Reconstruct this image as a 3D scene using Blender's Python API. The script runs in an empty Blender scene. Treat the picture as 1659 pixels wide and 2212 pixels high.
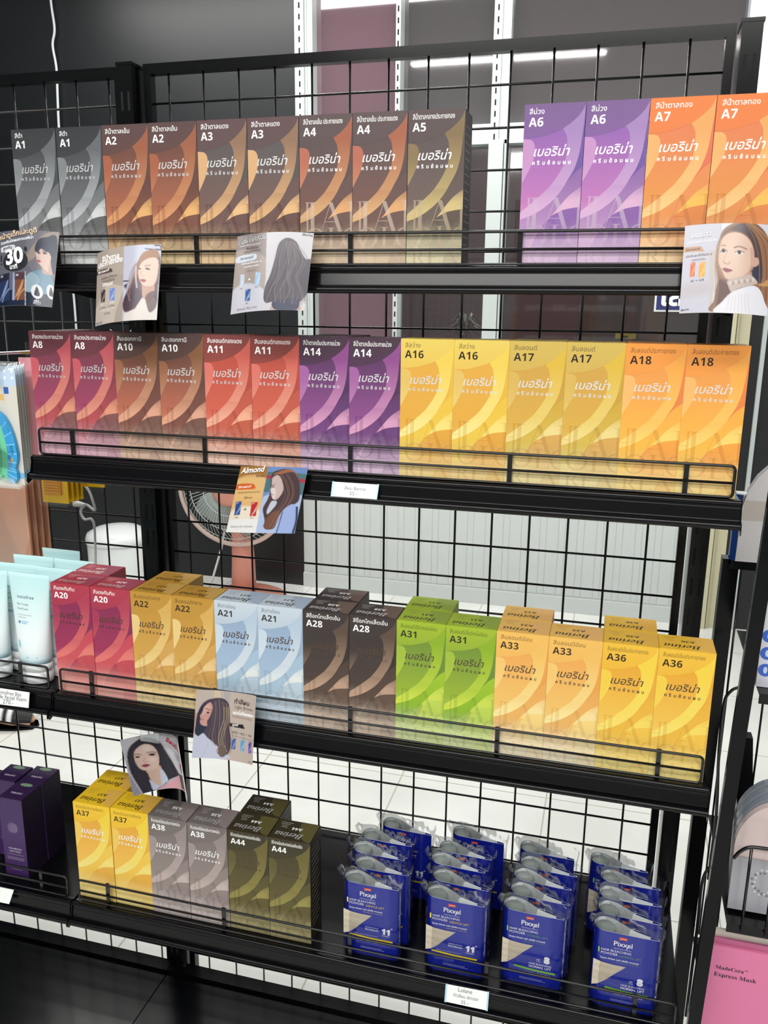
import bpy, bmesh, math, random
import numpy as np
from mathutils import Matrix, Vector
random.seed(7)
SC = bpy.context.scene
COL = SC.collection
PI = math.pi

# ---------------------------------------------------------------- camera
CAM_POS = (0.8201, -0.9504, 1.4131)
YAW, PITCH, ROLL, FPX = 0.2640, -0.2406, 0.0105, 1827.39
cd = bpy.data.cameras.new('camera')
cam = bpy.data.objects.new('camera', cd)
COL.objects.link(cam)
cd.sensor_fit = 'HORIZONTAL'
cd.sensor_width = 36.0
cd.lens = FPX / 1659.0 * 36.0
cd.clip_start = 0.02
fw = Vector((-math.sin(YAW) * math.cos(PITCH), math.cos(YAW) * math.cos(PITCH), math.sin(PITCH)))
rt = Vector((math.cos(YAW), math.sin(YAW), 0))
up = rt.cross(fw)
r2 = rt * math.cos(ROLL) + up * math.sin(ROLL)
u2 = up * math.cos(ROLL) - rt * math.sin(ROLL)
cam.matrix_world = Matrix(((r2.x, u2.x, -fw.x, CAM_POS[0]), (r2.y, u2.y, -fw.y, CAM_POS[1]),
                           (r2.z, u2.z, -fw.z, CAM_POS[2]), (0, 0, 0, 1)))
SC.camera = cam

# ---------------------------------------------------------------- world, exposure, lights
SC.view_settings.view_transform = 'Standard'
SC.view_settings.look = 'None'
SC.view_settings.gamma = 1.0
SC.view_settings.use_curve_mapping = False
SC.view_settings.exposure = 0.0
wd = bpy.data.worlds.new('shop_ambient')
SC.world = wd
wd.use_nodes = True
bg = wd.node_tree.nodes['Background']
bg.inputs[0].default_value = (0.86, 0.93, 1.0, 1)
bg.inputs[1].default_value = 0.27


def area(name, loc, sx, sy, power, rot=(0, 0, 0), color=(1, 0.98, 0.95)):
    l = bpy.data.lights.new(name, 'AREA')
    l.shape = 'RECTANGLE'
    l.size, l.size_y = sx, sy
    l.energy = power
    l.color = color
    o = bpy.data.objects.new(name, l)
    COL.objects.link(o)
    o.location = loc
    o.rotation_euler = rot
    return o


# rows of fluorescent battens on the shop ceiling, over the aisle in front of the rack and behind it, plus added lamps
area('aisle_batten_light', (0.3, -1.55, 2.93), 2.6, 0.30, 42, (math.radians(18), 0, 0))
area('aisle_batten_light', (0.9, -2.9, 2.93), 3.0, 0.30, 74, (math.radians(25), 0, 0))
area('rear_light', (-0.02, 0.89, 2.97), 1.25, 0.04, 22)
area('rear_light', (-0.2, 2.25, 2.95), 3.4, 0.25, 56)  # unseen lamp added to light the wall behind the rack
area('back_room_added_fill', (0.4, 3.9, 2.9), 1.6, 0.3, 85)  # added lamp, brightens the dim room behind the glass
area('side_batten_light', (-2.2, -0.5, 2.93), 0.25, 2.2, 20)


# ---------------------------------------------------------------- materials
def s2l(c):
    c = c / 255.0
    return c / 12.92 if c <= 0.04045 else ((c + 0.055) / 1.055) ** 2.4


def lin(rgb):
    return tuple(s2l(x) for x in rgb)


def mat(name, rgb=None, rough=0.4, metal=0.0, spec=0.5, coat=0.0, emit=None, es=0.0, attr=False, alpha=1.0, bump=None):
    m = bpy.data.materials.new(name)
    m.use_nodes = True
    nt = m.node_tree
    b = nt.nodes['Principled BSDF']
    if rgb is not None:
        b.inputs['Base Color'].default_value = (*lin(rgb), 1)
    b.inputs['Roughness'].default_value = rough
    b.inputs['Metallic'].default_value = metal
    b.inputs['Specular IOR Level'].default_value = spec
    b.inputs['Coat Weight'].default_value = coat
    b.inputs['Coat Roughness'].default_value = 0.05
    if emit is not None:
        b.inputs['Emission Color'].default_value = (*lin(emit), 1)
        b.inputs['Emission Strength'].default_value = es
    if attr:
        a = nt.nodes.new('ShaderNodeAttribute')
        a.attribute_name = 'Col'
        nt.links.new(a.outputs['Color'], b.inputs['Base Color'])
    if alpha < 1.0:
        b.inputs['Alpha'].default_value = alpha
    if bump:
        n = nt.nodes.new('ShaderNodeTexNoise')
        n.inputs['Scale'].default_value = bump[0]
        tc = nt.nodes.new('ShaderNodeTexCoord')
        nt.links.new(tc.outputs['Object'], n.inputs['Vector'])
        bp = nt.nodes.new('ShaderNodeBump')
        bp.inputs['Strength'].default_value = bump[1]
        bp.inputs['Distance'].default_value = bump[2]
        nt.links.new(n.outputs['Fac'], bp.inputs['Height'])
        nt.links.new(bp.outputs['Normal'], b.inputs['Normal'])
    return m


def film(name, tint=(1, 1, 1), gloss=0.10, rough=0.06):
    m = bpy.data.materials.new(name)
    m.use_nodes = True
    nt = m.node_tree
    for n in list(nt.nodes):
        nt.nodes.remove(n)
    out = nt.nodes.new('ShaderNodeOutputMaterial')
    mix = nt.nodes.new('ShaderNodeMixShader')
    tr = nt.nodes.new('ShaderNodeBsdfTransparent')
    tr.inputs[0].default_value = (*tint, 1)
    gl = nt.nodes.new('ShaderNodeBsdfGlossy')
    gl.inputs['Roughness'].default_value = rough
    fr = nt.nodes.new('ShaderNodeFresnel')
    fr.inputs['IOR'].default_value = 1.5
    mul = nt.nodes.new('ShaderNodeMath')
    mul.operation = 'MULTIPLY_ADD'
    mul.inputs[1].default_value = 0.55
    mul.inputs[2].default_value = gloss
    nt.links.new(fr.outputs[0], mul.inputs[0])
    nt.links.new(mul.outputs[0], mix.inputs[0])
    nt.links.new(tr.outputs[0], mix.inputs[1])
    nt.links.new(gl.outputs[0], mix.inputs[2])
    nt.links.new(mix.outputs[0], out.inputs['Surface'])
    return m


M = {}
M['print'] = mat('printed_carton', attr=True, rough=0.42, spec=0.35)
M['gloss'] = mat('laminated_print', attr=True, rough=0.16, spec=0.5)
M['foil'] = mat('silver_foil', (248, 248, 250), rough=0.32, metal=0.7)
M['foil_reflecting_dark'] = mat('silver_foil_dark_reflection', (92, 78, 66), rough=0.25, metal=0.9)  # same silver foil, with a dark reflection put into its colour
M['over'] = mat('tone_overprint', attr=True, rough=0.2, alpha=0.15)
M['black'] = mat('black_gloss_paint', (8, 9, 11), rough=0.18, spec=0.28)
M['deck'] = mat('black_deck_paint', (5, 6, 8), rough=0.16, spec=0.18)
M['lip'] = mat('black_lip_paint', (6, 6, 9), rough=0.2, spec=0.24)
M['wire'] = mat('black_wire_coating', (14, 14, 16), rough=0.25)
M['slot'] = mat('dark_slot', (3, 3, 4), rough=0.8)
M['steel'] = mat('bright_zinc', (200, 202, 205), rough=0.28, metal=1.0)
M['white'] = mat('white_paper', (238, 240, 238), rough=0.6)
M['tagframe'] = mat('clear_blue_tag_edge', (176, 208, 226), rough=0.2)
M['over2'] = mat('silver_overprint', attr=True, rough=0.3, alpha=0.4)
M['card'] = mat('photo_card_print', attr=True, rough=0.24, spec=0.35)
M['film'] = film('clear_film', (0.995, 0.997, 1.0), 0.0, 0.04)
M['clear'] = film('clear_plastic', (0.93, 0.95, 0.96), 0.06, 0.04)
M['mint'] = mat('mint_tube', attr=True, rough=0.32, spec=0.5)
M['cap'] = mat('pearl_white_cap', (228, 232, 232), rough=0.25)
M['greycap'] = mat('grey_bottle_cap', (132, 140, 136), rough=0.45)
M['bottle'] = mat('grey_bottle', (150, 156, 154), rough=0.4)
M['aluminium'] = mat('white_aluminium', (192, 200, 198), rough=0.35)


# ---------------------------------------------------------------- mesh builder
class MB:
    def __init__(self):
        self.v, self.f, self.m, self.s, self.c, self.n = [], [], [], [], [], 0

    def add(self, verts, faces, mi=0, col=(1, 1, 1), smooth=False, cols=None):
        """col is linear rgb; cols gives one colour per vertex"""
        verts = np.asarray(verts, float).reshape(-1, 3)
        self.v.append(verts)
        k = len(verts)
        if cols is None:
            cols = np.tile(np.asarray(col, float)[:3], (k, 1))
        self.c.append(np.asarray(cols, float).reshape(-1, 3))
        n = self.n
        self.f.extend([tuple(i + n for i in f) for f in faces])
        self.m.extend([mi] * len(faces))
        self.s.extend([smooth] * len(faces))
        self.n += k
        return self

    def box(self, a, b, mi=0, col=(1, 1, 1)):
        x0, y0, z0 = a
        x1, y1, z1 = b
        v = [(x0, y0, z0), (x1, y0, z0), (x1, y1, z0), (x0, y1, z0), (x0, y0, z1), (x1, y0, z1), (x1, y1, z1), (x0, y1, z1)]
        f = [(0, 3, 2, 1), (4, 5, 6, 7), (0, 1, 5, 4), (1, 2, 6, 5), (2, 3, 7, 6), (3, 0, 4, 7)]
        return self.add(v, f, mi, col)

    def tube(self, pts, r, n=8, mi=0, col=(1, 1, 1), closed=False, caps=True):
        P = [Vector(p) for p in pts]
        k = len(P)
        rings = []
        ref = None
        for i in range(k):
            if closed:
                t = (P[(i + 1) % k] - P[i - 1])
            else:
                t = P[min(i + 1, k - 1)] - P[max(i - 1, 0)]
            t.normalize()
            if ref is None:
                ref = Vector((0, 0, 1)) if abs(t.z) < 0.9 else Vector((0, 1, 0))
            a = t.cross(ref)
            if a.length < 1e-6:
                a = t.cross(Vector((1, 0.3, 0)))
            a.normalize()
            b = a.cross(t)
            ref = b
            rr = r[i] if isinstance(r, (list, tuple)) else r
            rings.append([P[i] + (a * math.cos(2 * PI * j / n) + b * math.sin(2 * PI * j / n)) * rr for j in range(n)])
        v = [p for q in rings for p in q]
        f = []
        for i in range(k if closed else k - 1):
            i2 = (i + 1) % k
            for j in range(n):
                j2 = (j + 1) % n
                f.append((i * n + j, i * n + j2, i2 * n + j2, i2 * n + j))
        if not closed and caps:
            f.append(tuple(range(n))[::-1])
            f.append(tuple((k - 1) * n + j for j in range(n)))
        return self.add(v, f, mi, col, True)

    def prism_x(self, prof, x0, x1, mi=0, col=(1, 1, 1), closed=True, smooth=False):
        """profile of (y, z) swept along x"""
        k = len(prof)
        v = [(x0, y, z) for y, z in prof] + [(x1, y, z) for y, z in prof]
        f = [(i, (i + 1) % k, k + (i + 1) % k, k + i) for i in range(k if closed else k - 1)]
        if closed:
            f += [tuple(range(k))[::-1], tuple(range(k, 2 * k))]
        return self.add(v, f, mi, col, smooth)

    def prism_z(self, prof, z0, z1, mi=0, col=(1, 1, 1), smooth=False, caps=True):
        k = len(prof)
        v = [(x, y, z0) for x, y in prof] + [(x, y, z1) for x, y in prof]
        f = [(i, (i + 1) % k, k + (i + 1) % k, k + i) for i in range(k)]
        if caps:
            f += [tuple(range(k))[::-1], tuple(range(k, 2 * k))]
        return self.add(v, f, mi, col, smooth)

    def lathe(self, prof, c=(0, 0, 0), n=24, mi=0, col=(1, 1, 1), sx=1, sy=1, axis='z'):
        v, f = [], []
        for r, z in prof:
            for j in range(n):
                a = 2 * PI * j / n
                if axis == 'z':
                    v.append((c[0] + r * sx * math.cos(a), c[1] + r * sy * math.sin(a), c[2] + z))
                else:
                    v.append((c[0] + r * math.cos(a), c[1] + z, c[2] + r * math.sin(a)))
        k = len(prof)
        for i in range(k - 1):
            for j in range(n):
                j2 = (j + 1) % n
                f.append((i * n + j, i * n + j2, (i + 1) * n + j2, (i + 1) * n + j))
        if prof[0][0] > 1e-5:
            f.append(tuple(range(n))[::-1])
        if prof[-1][0] > 1e-5:
            f.append(tuple((k - 1) * n + j for j in range(n)))
        return self.add(v, f, mi, col, True)

    def strip(self, A, B, fn, colfn, mi=0):
        """ribbon between two polylines of equal length in (u, t); fn maps (u,t) to 3D, colfn(t) to colour"""
        A, B = np.asarray(A, float), np.asarray(B, float)
        k = len(A)
        mid = 0.5 * (A + B)
        rows = [A, mid, B]
        v = [fn(*p) for q in rows for p in q]
        c = [colfn(p[1]) for q in rows for p in q]
        f = []
        for a in range(2):
            for i in range(k - 1):
                f.append((a * k + i, a * k + i + 1, (a + 1) * k + i + 1, (a + 1) * k + i))
        return self.add(v, f, mi, cols=c)

    def poly(self, pts, fn, col=(1, 1, 1), mi=0, cols=None):
        v = [fn(*p) for p in pts]
        return self.add(v, [tuple(range(len(v)))], mi, col, cols=cols)

    def text(self, s, fn, x, y, size=None, width=None, mi=0, col=(0, 0, 0), shear=0.0, bold=0.0, space=1.0, align='l', maxw=None, rot=0.0, sx=1.0):
        V, F, w = glyphs(s, shear, bold, space)
        if width is not None:
            size = width / w
        if maxw is not None and w * size > maxw:
            sx = maxw / (w * size)
        ox = {'l': 0.0, 'c': -0.5 * w * size * sx, 'r': -w * size * sx}[align]
        cr, sr = math.cos(rot), math.sin(rot)
        out = []
        for px, py in V:
            a, b = ox + px * size * sx, py * size
            out.append(fn(x + a * cr - b * sr, y + a * sr + b * cr))
        return self.add(out, F, mi, col)

    def build(self, name, mats, parent=None, loc=None, rot=None):
        me = bpy.data.meshes.new(name)
        V = np.concatenate(self.v)
        me.from_pydata(V.tolist(), [], self.f)
        for q in (mats if isinstance(mats, (list, tuple)) else [mats]):
            me.materials.append(q)
        me.polygons.foreach_set('material_index', self.m)
        me.polygons.foreach_set('use_smooth', self.s)
        a = me.color_attributes.new('Col', 'FLOAT_COLOR', 'POINT')
        C4 = np.ones((len(V), 4), np.float32)
        C4[:, :3] = np.concatenate(self.c)
        a.data.foreach_set('color', C4.ravel())
        me.update()
        o = bpy.data.objects.new(name, me)
        COL.objects.link(o)
        if parent:
            o.parent = parent
        if loc:
            o.location = loc
        if rot:
            o.rotation_euler = rot
        return o


_G = {}
SANSB = lambda s: ''.join(chr(0x1D5D4 + ord(c) - 65) if 'A' <= c <= 'Z' else chr(0x1D5EE + ord(c) - 97) if 'a' <= c <= 'z' else chr(0x1D7EC + ord(c) - 48) if '0' <= c <= '9' else c for c in s)
SERIFI = lambda s: ''.join(chr(0x1D434 + ord(c) - 65) if 'A' <= c <= 'Z' else chr(0x1D44E + ord(c) - 97) if 'a' <= c <= 'z' and c != 'h' else c for c in s)


def glyphs(s, shear, bold, space):
    k = (s, shear, bold, space)
    if k not in _G:
        c = bpy.data.curves.new('lettering', 'FONT')
        c.body = s
        c.shear = shear
        c.offset = bold
        c.space_character = space
        c.resolution_u = 3
        o = bpy.data.objects.new('lettering', c)
        me = bpy.data.meshes.new_from_object(o)
        V = np.array([v.co[:2] for v in me.vertices]).reshape(-1, 2)
        F = []
        for p in me.polygons:
            q = V[list(p.vertices)]
            x, y = q[:, 0], q[:, 1]
            if abs(np.dot(x, np.roll(y, 1)) - np.dot(y, np.roll(x, 1))) > 1e-9:
                F.append(tuple(p.vertices))
        w = V[:, 0].max() if len(V) else 1.0
        bpy.data.objects.remove(o)
        bpy.data.curves.remove(c)
        bpy.data.meshes.remove(me)
        _G[k] = (V, F, w)
    return _G[k]


def tag(o, label, cat, group=None, kind=None):
    o['label'] = label
    o['category'] = cat
    if group:
        o['group'] = group
    if kind:
        o['kind'] = kind
    return o


def thing(name, label, cat, loc=(0, 0, 0), rotz=0.0, group=None):
    o = bpy.data.objects.new(name, None)
    o.empty_display_size = 0.02
    COL.objects.link(o)
    o.location = loc
    o.rotation_euler = (0, 0, rotz)
    return tag(o, label, cat, group)


def dup(root, loc, rotz, label, group=None):
    r = root.copy()
    COL.objects.link(r)
    r.location = loc
    r.rotation_euler = (0, 0, rotz)
    r['label'] = label
    if group:
        r['group'] = group
    for ch in list(root.children):
        c = ch.copy()
        COL.objects.link(c)
        c.parent = r
        for g in list(ch.children):
            d = g.copy()
            COL.objects.link(d)
            d.parent = c
    return r


def crom(pts, n=6):
    """Catmull-Rom through points"""
    P = [np.asarray(p, float) for p in pts]
    P = [2 * P[0] - P[1]] + P + [2 * P[-1] - P[-2]]
    out = []
    for i in range(1, len(P) - 2):
        for k in range(n):
            t = k / n
            out.append(0.5 * ((2 * P[i]) + (-P[i - 1] + P[i + 1]) * t + (2 * P[i - 1] - 5 * P[i] + 4 * P[i + 1] - P[i + 2]) * t * t
                              + (-P[i - 1] + 3 * P[i] - 3 * P[i + 1] + P[i + 2]) * t ** 3))
    out.append(P[-2])
    return np.array(out)


def resample(P, n):
    P = np.asarray(P, float)
    d = np.r_[0, np.cumsum(np.hypot(*np.diff(P, axis=0).T))]
    s = np.linspace(0, d[-1], n)
    return np.c_[np.interp(s, d, P[:, 0]), np.interp(s, d, P[:, 1])]


# ================================================================ setting
FLOOR_Z = 0.0
WALL_Y = 2.95


def floor_material():
    m = bpy.data.materials.new('white_floor_tiles')
    m.use_nodes = True
    nt = m.node_tree
    b = nt.nodes['Principled BSDF']
    b.inputs['Roughness'].default_value = 0.22
    tc = nt.nodes.new('ShaderNodeTexCoord')
    sp = nt.nodes.new('ShaderNodeSeparateXYZ')
    nt.links.new(tc.outputs['Object'], sp.inputs[0])
    fac = []
    for ax, off in ((0, 1.15), (1, 0.89)):
        a = nt.nodes.new('ShaderNodeMath'); a.operation = 'SUBTRACT'; a.inputs[1].default_value = off
        nt.links.new(sp.outputs[ax], a.inputs[0])
        p = nt.nodes.new('ShaderNodeMath'); p.operation = 'PINGPONG'; p.inputs[1].default_value = 0.22
        nt.links.new(a.outputs[0], p.inputs[0])
        l = nt.nodes.new('ShaderNodeMath'); l.operation = 'LESS_THAN'; l.inputs[1].default_value = 0.0021
        nt.links.new(p.outputs[0], l.inputs[0])
        fac.append(l)
    mx = nt.nodes.new('ShaderNodeMath'); mx.operation = 'MAXIMUM'
    nt.links.new(fac[0].outputs[0], mx.inputs[0]); nt.links.new(fac[1].outputs[0], mx.inputs[1])
    no = nt.nodes.new('ShaderNodeTexNoise'); no.inputs['Scale'].default_value = 3.0; no.inputs['Detail'].default_value = 6
    nt.links.new(tc.outputs['Object'], no.inputs['Vector'])
    cr = nt.nodes.new('ShaderNodeValToRGB')
    cr.color_ramp.elements[0].position = 0.35; cr.color_ramp.elements[0].color = (*lin((226, 228, 222)), 1)
    cr.color_ramp.elements[1].position = 0.6; cr.color_ramp.elements[1].color = (*lin((238, 240, 235)), 1)
    nt.links.new(no.outputs['Fac'], cr.inputs[0])
    mc = nt.nodes.new('ShaderNodeMix'); mc.data_type = 'RGBA'
    nt.links.new(mx.outputs[0], mc.inputs[0])
    nt.links.new(cr.outputs[0], mc.inputs[6])
    mc.inputs[7].default_value = (*lin((190, 184, 172)), 1)
    nt.links.new(mc.outputs[2], b.inputs['Base Color'])
    return m


o = MB().box((-5, -5, -0.05), (5, 5.4, 0)).build('floor', floor_material())
tag(o, 'white square floor tiles with thin beige grout under the black rack', 'floor', kind='structure')
o = MB().box((-5, -5, 3.0), (5, 5.4, 3.05)).build('ceiling', mat('ceiling_white', (214, 218, 220), 0.7))
tag(o, 'plain white shop ceiling seen reflected in the window glass', 'ceiling', kind='structure')

# black glossy wall on the left of the window
M['blackwall'] = mat('black_gloss_panel', (15, 19, 23), rough=0.4, spec=0.6)
M['blackwall'].node_tree.nodes['Principled BSDF'].inputs['IOR'].default_value = 1.52
o = MB().box((-4.2, WALL_Y, 0.0), (-0.655, WALL_Y + 0.1, 3.0)).build('wall_back', M['blackwall'])
tag(o, 'glossy black wall panel left of the shop window, behind the fan', 'wall', kind='structure')
# side wall far left
o = MB().box((-4.3, -4.9, 0.0), (-4.2, WALL_Y + 0.1, 3.0)).build('wall_left', mat('dark_side_wall', (60, 62, 66), 0.5))
tag(o, 'dark grey side wall at the far left of the shop', 'wall', kind='structure')

# the shop wall behind the shopper, which the glossy things mirror
o = MB().box((-4.3, -5.0, 0.0), (5.0, -4.9, 3.0)).build('wall_right', mat('pale_shop_wall', (226, 228, 228), 0.6))
tag(o, 'pale shop wall behind the shopper, seen only in reflections', 'wall', kind='structure')

# ribbed white wall under the window
b = MB()
b.box((-0.655, WALL_Y, 0.0), (1.25, WALL_Y + 0.1, 1.0))
b.box((-0.655, WALL_Y - 0.014, 0.0), (1.25, WALL_Y, 0.075))
b.box((-0.655, WALL_Y - 0.02, 0.96), (1.25, WALL_Y, 1.0))
x = -0.645
i = 0
while x < 1.23:
    w = 0.052 if i % 2 == 0 else 0.026
    b.box((x, WALL_Y - 0.0025, 0.08), (x + w, WALL_Y, 0.955))
    x += w + 0.004
    i += 1
o = b.build('wall_front', mat('white_ribbed_cladding', (208, 214, 212), 0.45))
tag(o, 'low white wall of vertical ribbed cladding below the dark window', 'wall', kind='structure')

def tinted(name, rgb):
    m = mat(name, rgb, rough=0.04, spec=0.5, alpha=0.33 if name[7] in '45' else 1.0)
    m.node_tree.nodes['Principled BSDF'].inputs['IOR'].default_value = 2.1
    return m


# dark window glass with maroon film, in white aluminium framing
def glass(name, x0, x1, z0, z1, rgb, label):
    o = MB().box((x0, WALL_Y + 0.03, z0), (x1, WALL_Y + 0.04, z1)).build(name, tinted(name + '_tint', rgb))
    return tag(o, label, 'window', kind='structure')


glass('window_1', -0.575, -0.19, 1.0, 3.0, (104, 78, 88), 'tall maroon tinted window pane beside the wide white mullion')
glass('window_2', -0.172, 0.228, 2.12, 3.0, (70, 66, 68), 'grey reflecting upper window pane between two slotted mullions')
glass('window_3', 0.262, 1.215, 2.12, 3.0, (72, 66, 68), 'wide grey reflecting upper window pane left of the white pillar')
glass('window_4', -0.172, 0.225, 1.0, 2.10, (66, 50, 54), 'dark brown lower window pane left of the white aluminium post')
glass('window_5', 0.29, 1.215, 1.0, 2.10, (58, 50, 50), 'dark brown lower window pane right of the white aluminium post')


def trim(name, boxes, m, label, slots=None):
    b = MB()
    for p, q in boxes:
        b.box(p, q)
    for s in (slots or []):
        b.box(s[0], s[1], 1)
    o = b.build(name, [m, M['slot']])
    return tag(o, label, 'window trim', kind='structure')


def slotrow(x, z0, z1, w=0.006):
    out, z = [], z0
    while z < z1:
        out.append(((x - w / 2, WALL_Y - 0.0416, z), (x + w / 2, WALL_Y - 0.0395, z + 0.022)))
        z += 0.045
    return out


A = M['aluminium']
trim('trim_1', [((-0.655, WALL_Y - 0.04, 0.9), (-0.612, WALL_Y + 0.05, 3.0)), ((-0.612, WALL_Y - 0.03, 0.9), (-0.575, WALL_Y + 0.05, 3.0)),
                ((-0.606, WALL_Y - 0.036, 0.9), (-0.6, WALL_Y, 3.0))], A,
     'wide white mullion with a slotted strip between black wall and window', slotrow(-0.632, 1.0, 3.0))
trim('trim_2', [((-0.193, WALL_Y - 0.04, 1.0), (-0.172, WALL_Y + 0.05, 3.0))], A,
     'narrow white slotted mullion right of the maroon pane', slotrow(-0.1825, 1.0, 3.0))
trim('trim_3', [((0.227, WALL_Y - 0.04, 2.1), (0.262, WALL_Y + 0.05, 3.0)), ((0.262, WALL_Y - 0.025, 2.1), (0.298, WALL_Y + 0.05, 3.0))], A,
     'white slotted mullion standing above the aluminium post', slotrow(0.2445, 2.1, 3.0))
trim('trim_4', [((0.222, WALL_Y - 0.04, 1.0), (0.285, WALL_Y + 0.05, 2.1)), ((0.288, WALL_Y - 0.03, 1.0), (0.302, WALL_Y + 0.05, 2.1))], A,
     'white aluminium post between the two lower window panes')
trim('trim_5', [((-0.172, WALL_Y - 0.03, 2.085), (1.215, WALL_Y + 0.05, 2.165))], A,
     'white horizontal transom bar across the shop window')
trim('trim_6', [((1.214, WALL_Y - 0.06, 1.55), (1.40, WALL_Y + 0.1, 3.0))], mat('lamplit_pillar_tone', (222, 228, 234), 0.4),  # bluish white cast of the shop lights put into the pillar colour
     'upper pillar, lamplit bluish white in its colour, behind the right end of the rack')
trim('trim_7', [((1.245, WALL_Y - 0.05, 0.0), (1.285, WALL_Y + 0.1, 1.55)), ((1.285, WALL_Y - 0.02, 0.0), (1.345, WALL_Y + 0.1, 1.55)),
                ((1.29, WALL_Y - 0.035, 0.0), (1.298, WALL_Y, 1.55))], mat('cream_channel', (206, 200, 168), 0.5),
     'cream coloured door channel standing right of the ribbed wall')
trim('trim_8', [((1.395, WALL_Y - 0.02, 0.0), (1.412, WALL_Y + 0.05, 1.55))], A, 'thin white strip at the edge of the dark door')
o = MB().box((1.345, WALL_Y + 0.0, 0.0), (3.2, WALL_Y + 0.06, 3.0)).build('door_1', mat('black_door', (22, 23, 26), 0.4))
tag(o, 'large dark door to the right of the cream channel', 'door', kind='structure')

# ---- what shows behind the lower glass
o = MB().box((-0.8, 4.7, 0.0), (3.2, 4.8, 3.0)).build('wall_rear', mat('dim_rear_room', (46, 38, 40), 0.7))
tag(o, 'dim brown wall of the room behind the shop window', 'wall', kind='structure')
b = MB().box((-0.48, 3.35, 0.0), (-0.27, 3.40, 1.95), 0)
b.box((-0.465, 3.345, 0.1), (-0.285, 3.352, 1.9), 1)
o = b.build('glass_door_leaf', [mat('teal_frame', (64, 104, 110), 0.3), mat('blue_glass_leaf', (58, 66, 92), 0.1)])
tag(o, 'teal framed blue glass door leaf behind the window', 'door')
b = MB()
for k in range(26):
    a = k * 2.4
    r = 0.05 + 0.05 * (k % 5) / 4
    b.tube([(0.02, 3.6, 1.22), (0.02 + r * 0.6 * math.cos(a), 3.6 + r * 0.6 * math.sin(a), 1.27 + 0.004 * k),
            (0.02 + r * 1.4 * math.cos(a), 3.6 + r * 1.4 * math.sin(a), 1.25 + 0.003 * k)], [0.003, 0.012, 0.002], 6)
pl = thing('potted_plant', 'dark green potted plant on a white dish behind the window', 'plant', (0, 0, 0))
b.build('foliage', mat('dark_leaf', (40, 62, 46), 0.5), pl)
MB().lathe([(0.02, 1.19), (0.10, 1.205), (0.105, 1.215), (0.0, 1.215)], (0.02, 3.6, 0)).build('dish', M['cap'], pl)
MB().lathe([(0.09, 0.0), (0.09, 1.19), (0.0, 1.19)], (0.02, 3.6, 0)).build('stand', mat('plant_stand', (70, 48, 50), 0.5), pl)
o = MB().box((0.30, 3.3, 0.0), (0.62, 3.34, 1.9)).build('maroon_board', mat('maroon_board', (96, 58, 64), 0.4))
tag(o, 'flat maroon board seen through glass right of the white post', 'board')
for k, (xa, w, lb) in enumerate(((0.64, 0.06, 'slim brown wooden post behind the glass beside the maroon board'),
                                 (0.93, 0.09, 'broad brown wooden post behind the glass left of the blue sign'))):
    o = MB().box((xa, 3.4, 0.0), (xa + w, 3.46, 2.1)).build('wooden_post', mat('brown_wood_%d' % k, (92, 62, 44), 0.5))
    tag(o, lb, 'post', 'wooden posts behind the glass')
for k, (xa, z, w, h, c, lb) in enumerate(((0.14, 1.22, 0.05, 0.13, (220, 224, 226), 'small pale parcel stack behind the glass left of the white post'),
                                        (0.80, 1.26, 0.10, 0.03, (214, 190, 70), 'small yellow tag hanging in the dark behind the window'),
                                        (0.76, 1.13, 0.13, 0.055, (196, 206, 222), 'pale machine casing on a table behind the window'))):
    b = MB().box((xa, 3.5, z), (xa + w, 3.56, z + h), 0)
    b.box((xa + w * 0.3, 3.49, z + h * 0.2), (xa + w * 0.6, 3.5, z + h * 0.5), 1)
    if k != 1:
        b.box((xa, 3.5, 0.0), (xa + w, 3.56, z), 1)
    else:
        b.box((xa + w * 0.45, 3.52, z + h), (xa + w * 0.5, 3.525, 2.95), 1)
    o = b.build(('parcel_stack', 'hanging_tag', 'machine_casing')[k], [mat('far_item_%d' % k, c, 0.4), mat('far_item_dark_%d' % k, (50, 46, 48), 0.5)])
    tag(o, lb, ('parcel', 'tag', 'machine')[k])
o = MB().box((0.95, 3.2, 1.56), (1.1, 3.24, 1.59), 0).box((1.02, 3.22, 1.59), (1.03, 3.225, 3.0), 0).build('exit_light', mat('green_sign', (40, 150, 110), 0.4, emit=(40, 170, 120), es=0.4))
tag(o, 'small green light hanging behind the window glass', 'light')
# blue sign fixed to the glass
sg = thing('window_sign', 'dark blue sign with white Thai lettering on the glass', 'sign', (0.955, WALL_Y + 0.024, 1.395))
MB().box((0.0, -0.002, 0.0), (0.36, 0.004, 0.12)).build('sign_border', M['cap'], sg)
b = MB().box((0.008, -0.004, 0.008), (0.352, -0.0021, 0.112), 0)
b.text('เลือก', lambda x, y: (x, -0.0046, y), 0.02, 0.028, size=0.115, mi=1, bold=0.03)
b.build('sign_face', [mat('navy_sign', (40, 42, 110), 0.35), M['white']], sg)

# white cable on the black wall
pts = crom([(-1.8875, 2.93, 3.0), (-1.885, 2.93, 2.79), (-1.876, 2.93, 2.67), (-1.893, 2.93, 2.6), (-1.882, 2.93, 2.5), (-1.887, 2.93, 2.38),
            (-1.893, 2.93, 2.24), (-1.90, 2.93, 1.9), (-1.88, 2.93, 1.4), (-1.89, 2.93, 0.9)], 6)
o = MB().tube(pts.tolist(), 0.006, 8).build('hanging_cable', mat('white_cable', (205, 212, 214), 0.4))
tag(o, 'thin white cable running down the black wall at upper left', 'cable')

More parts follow.
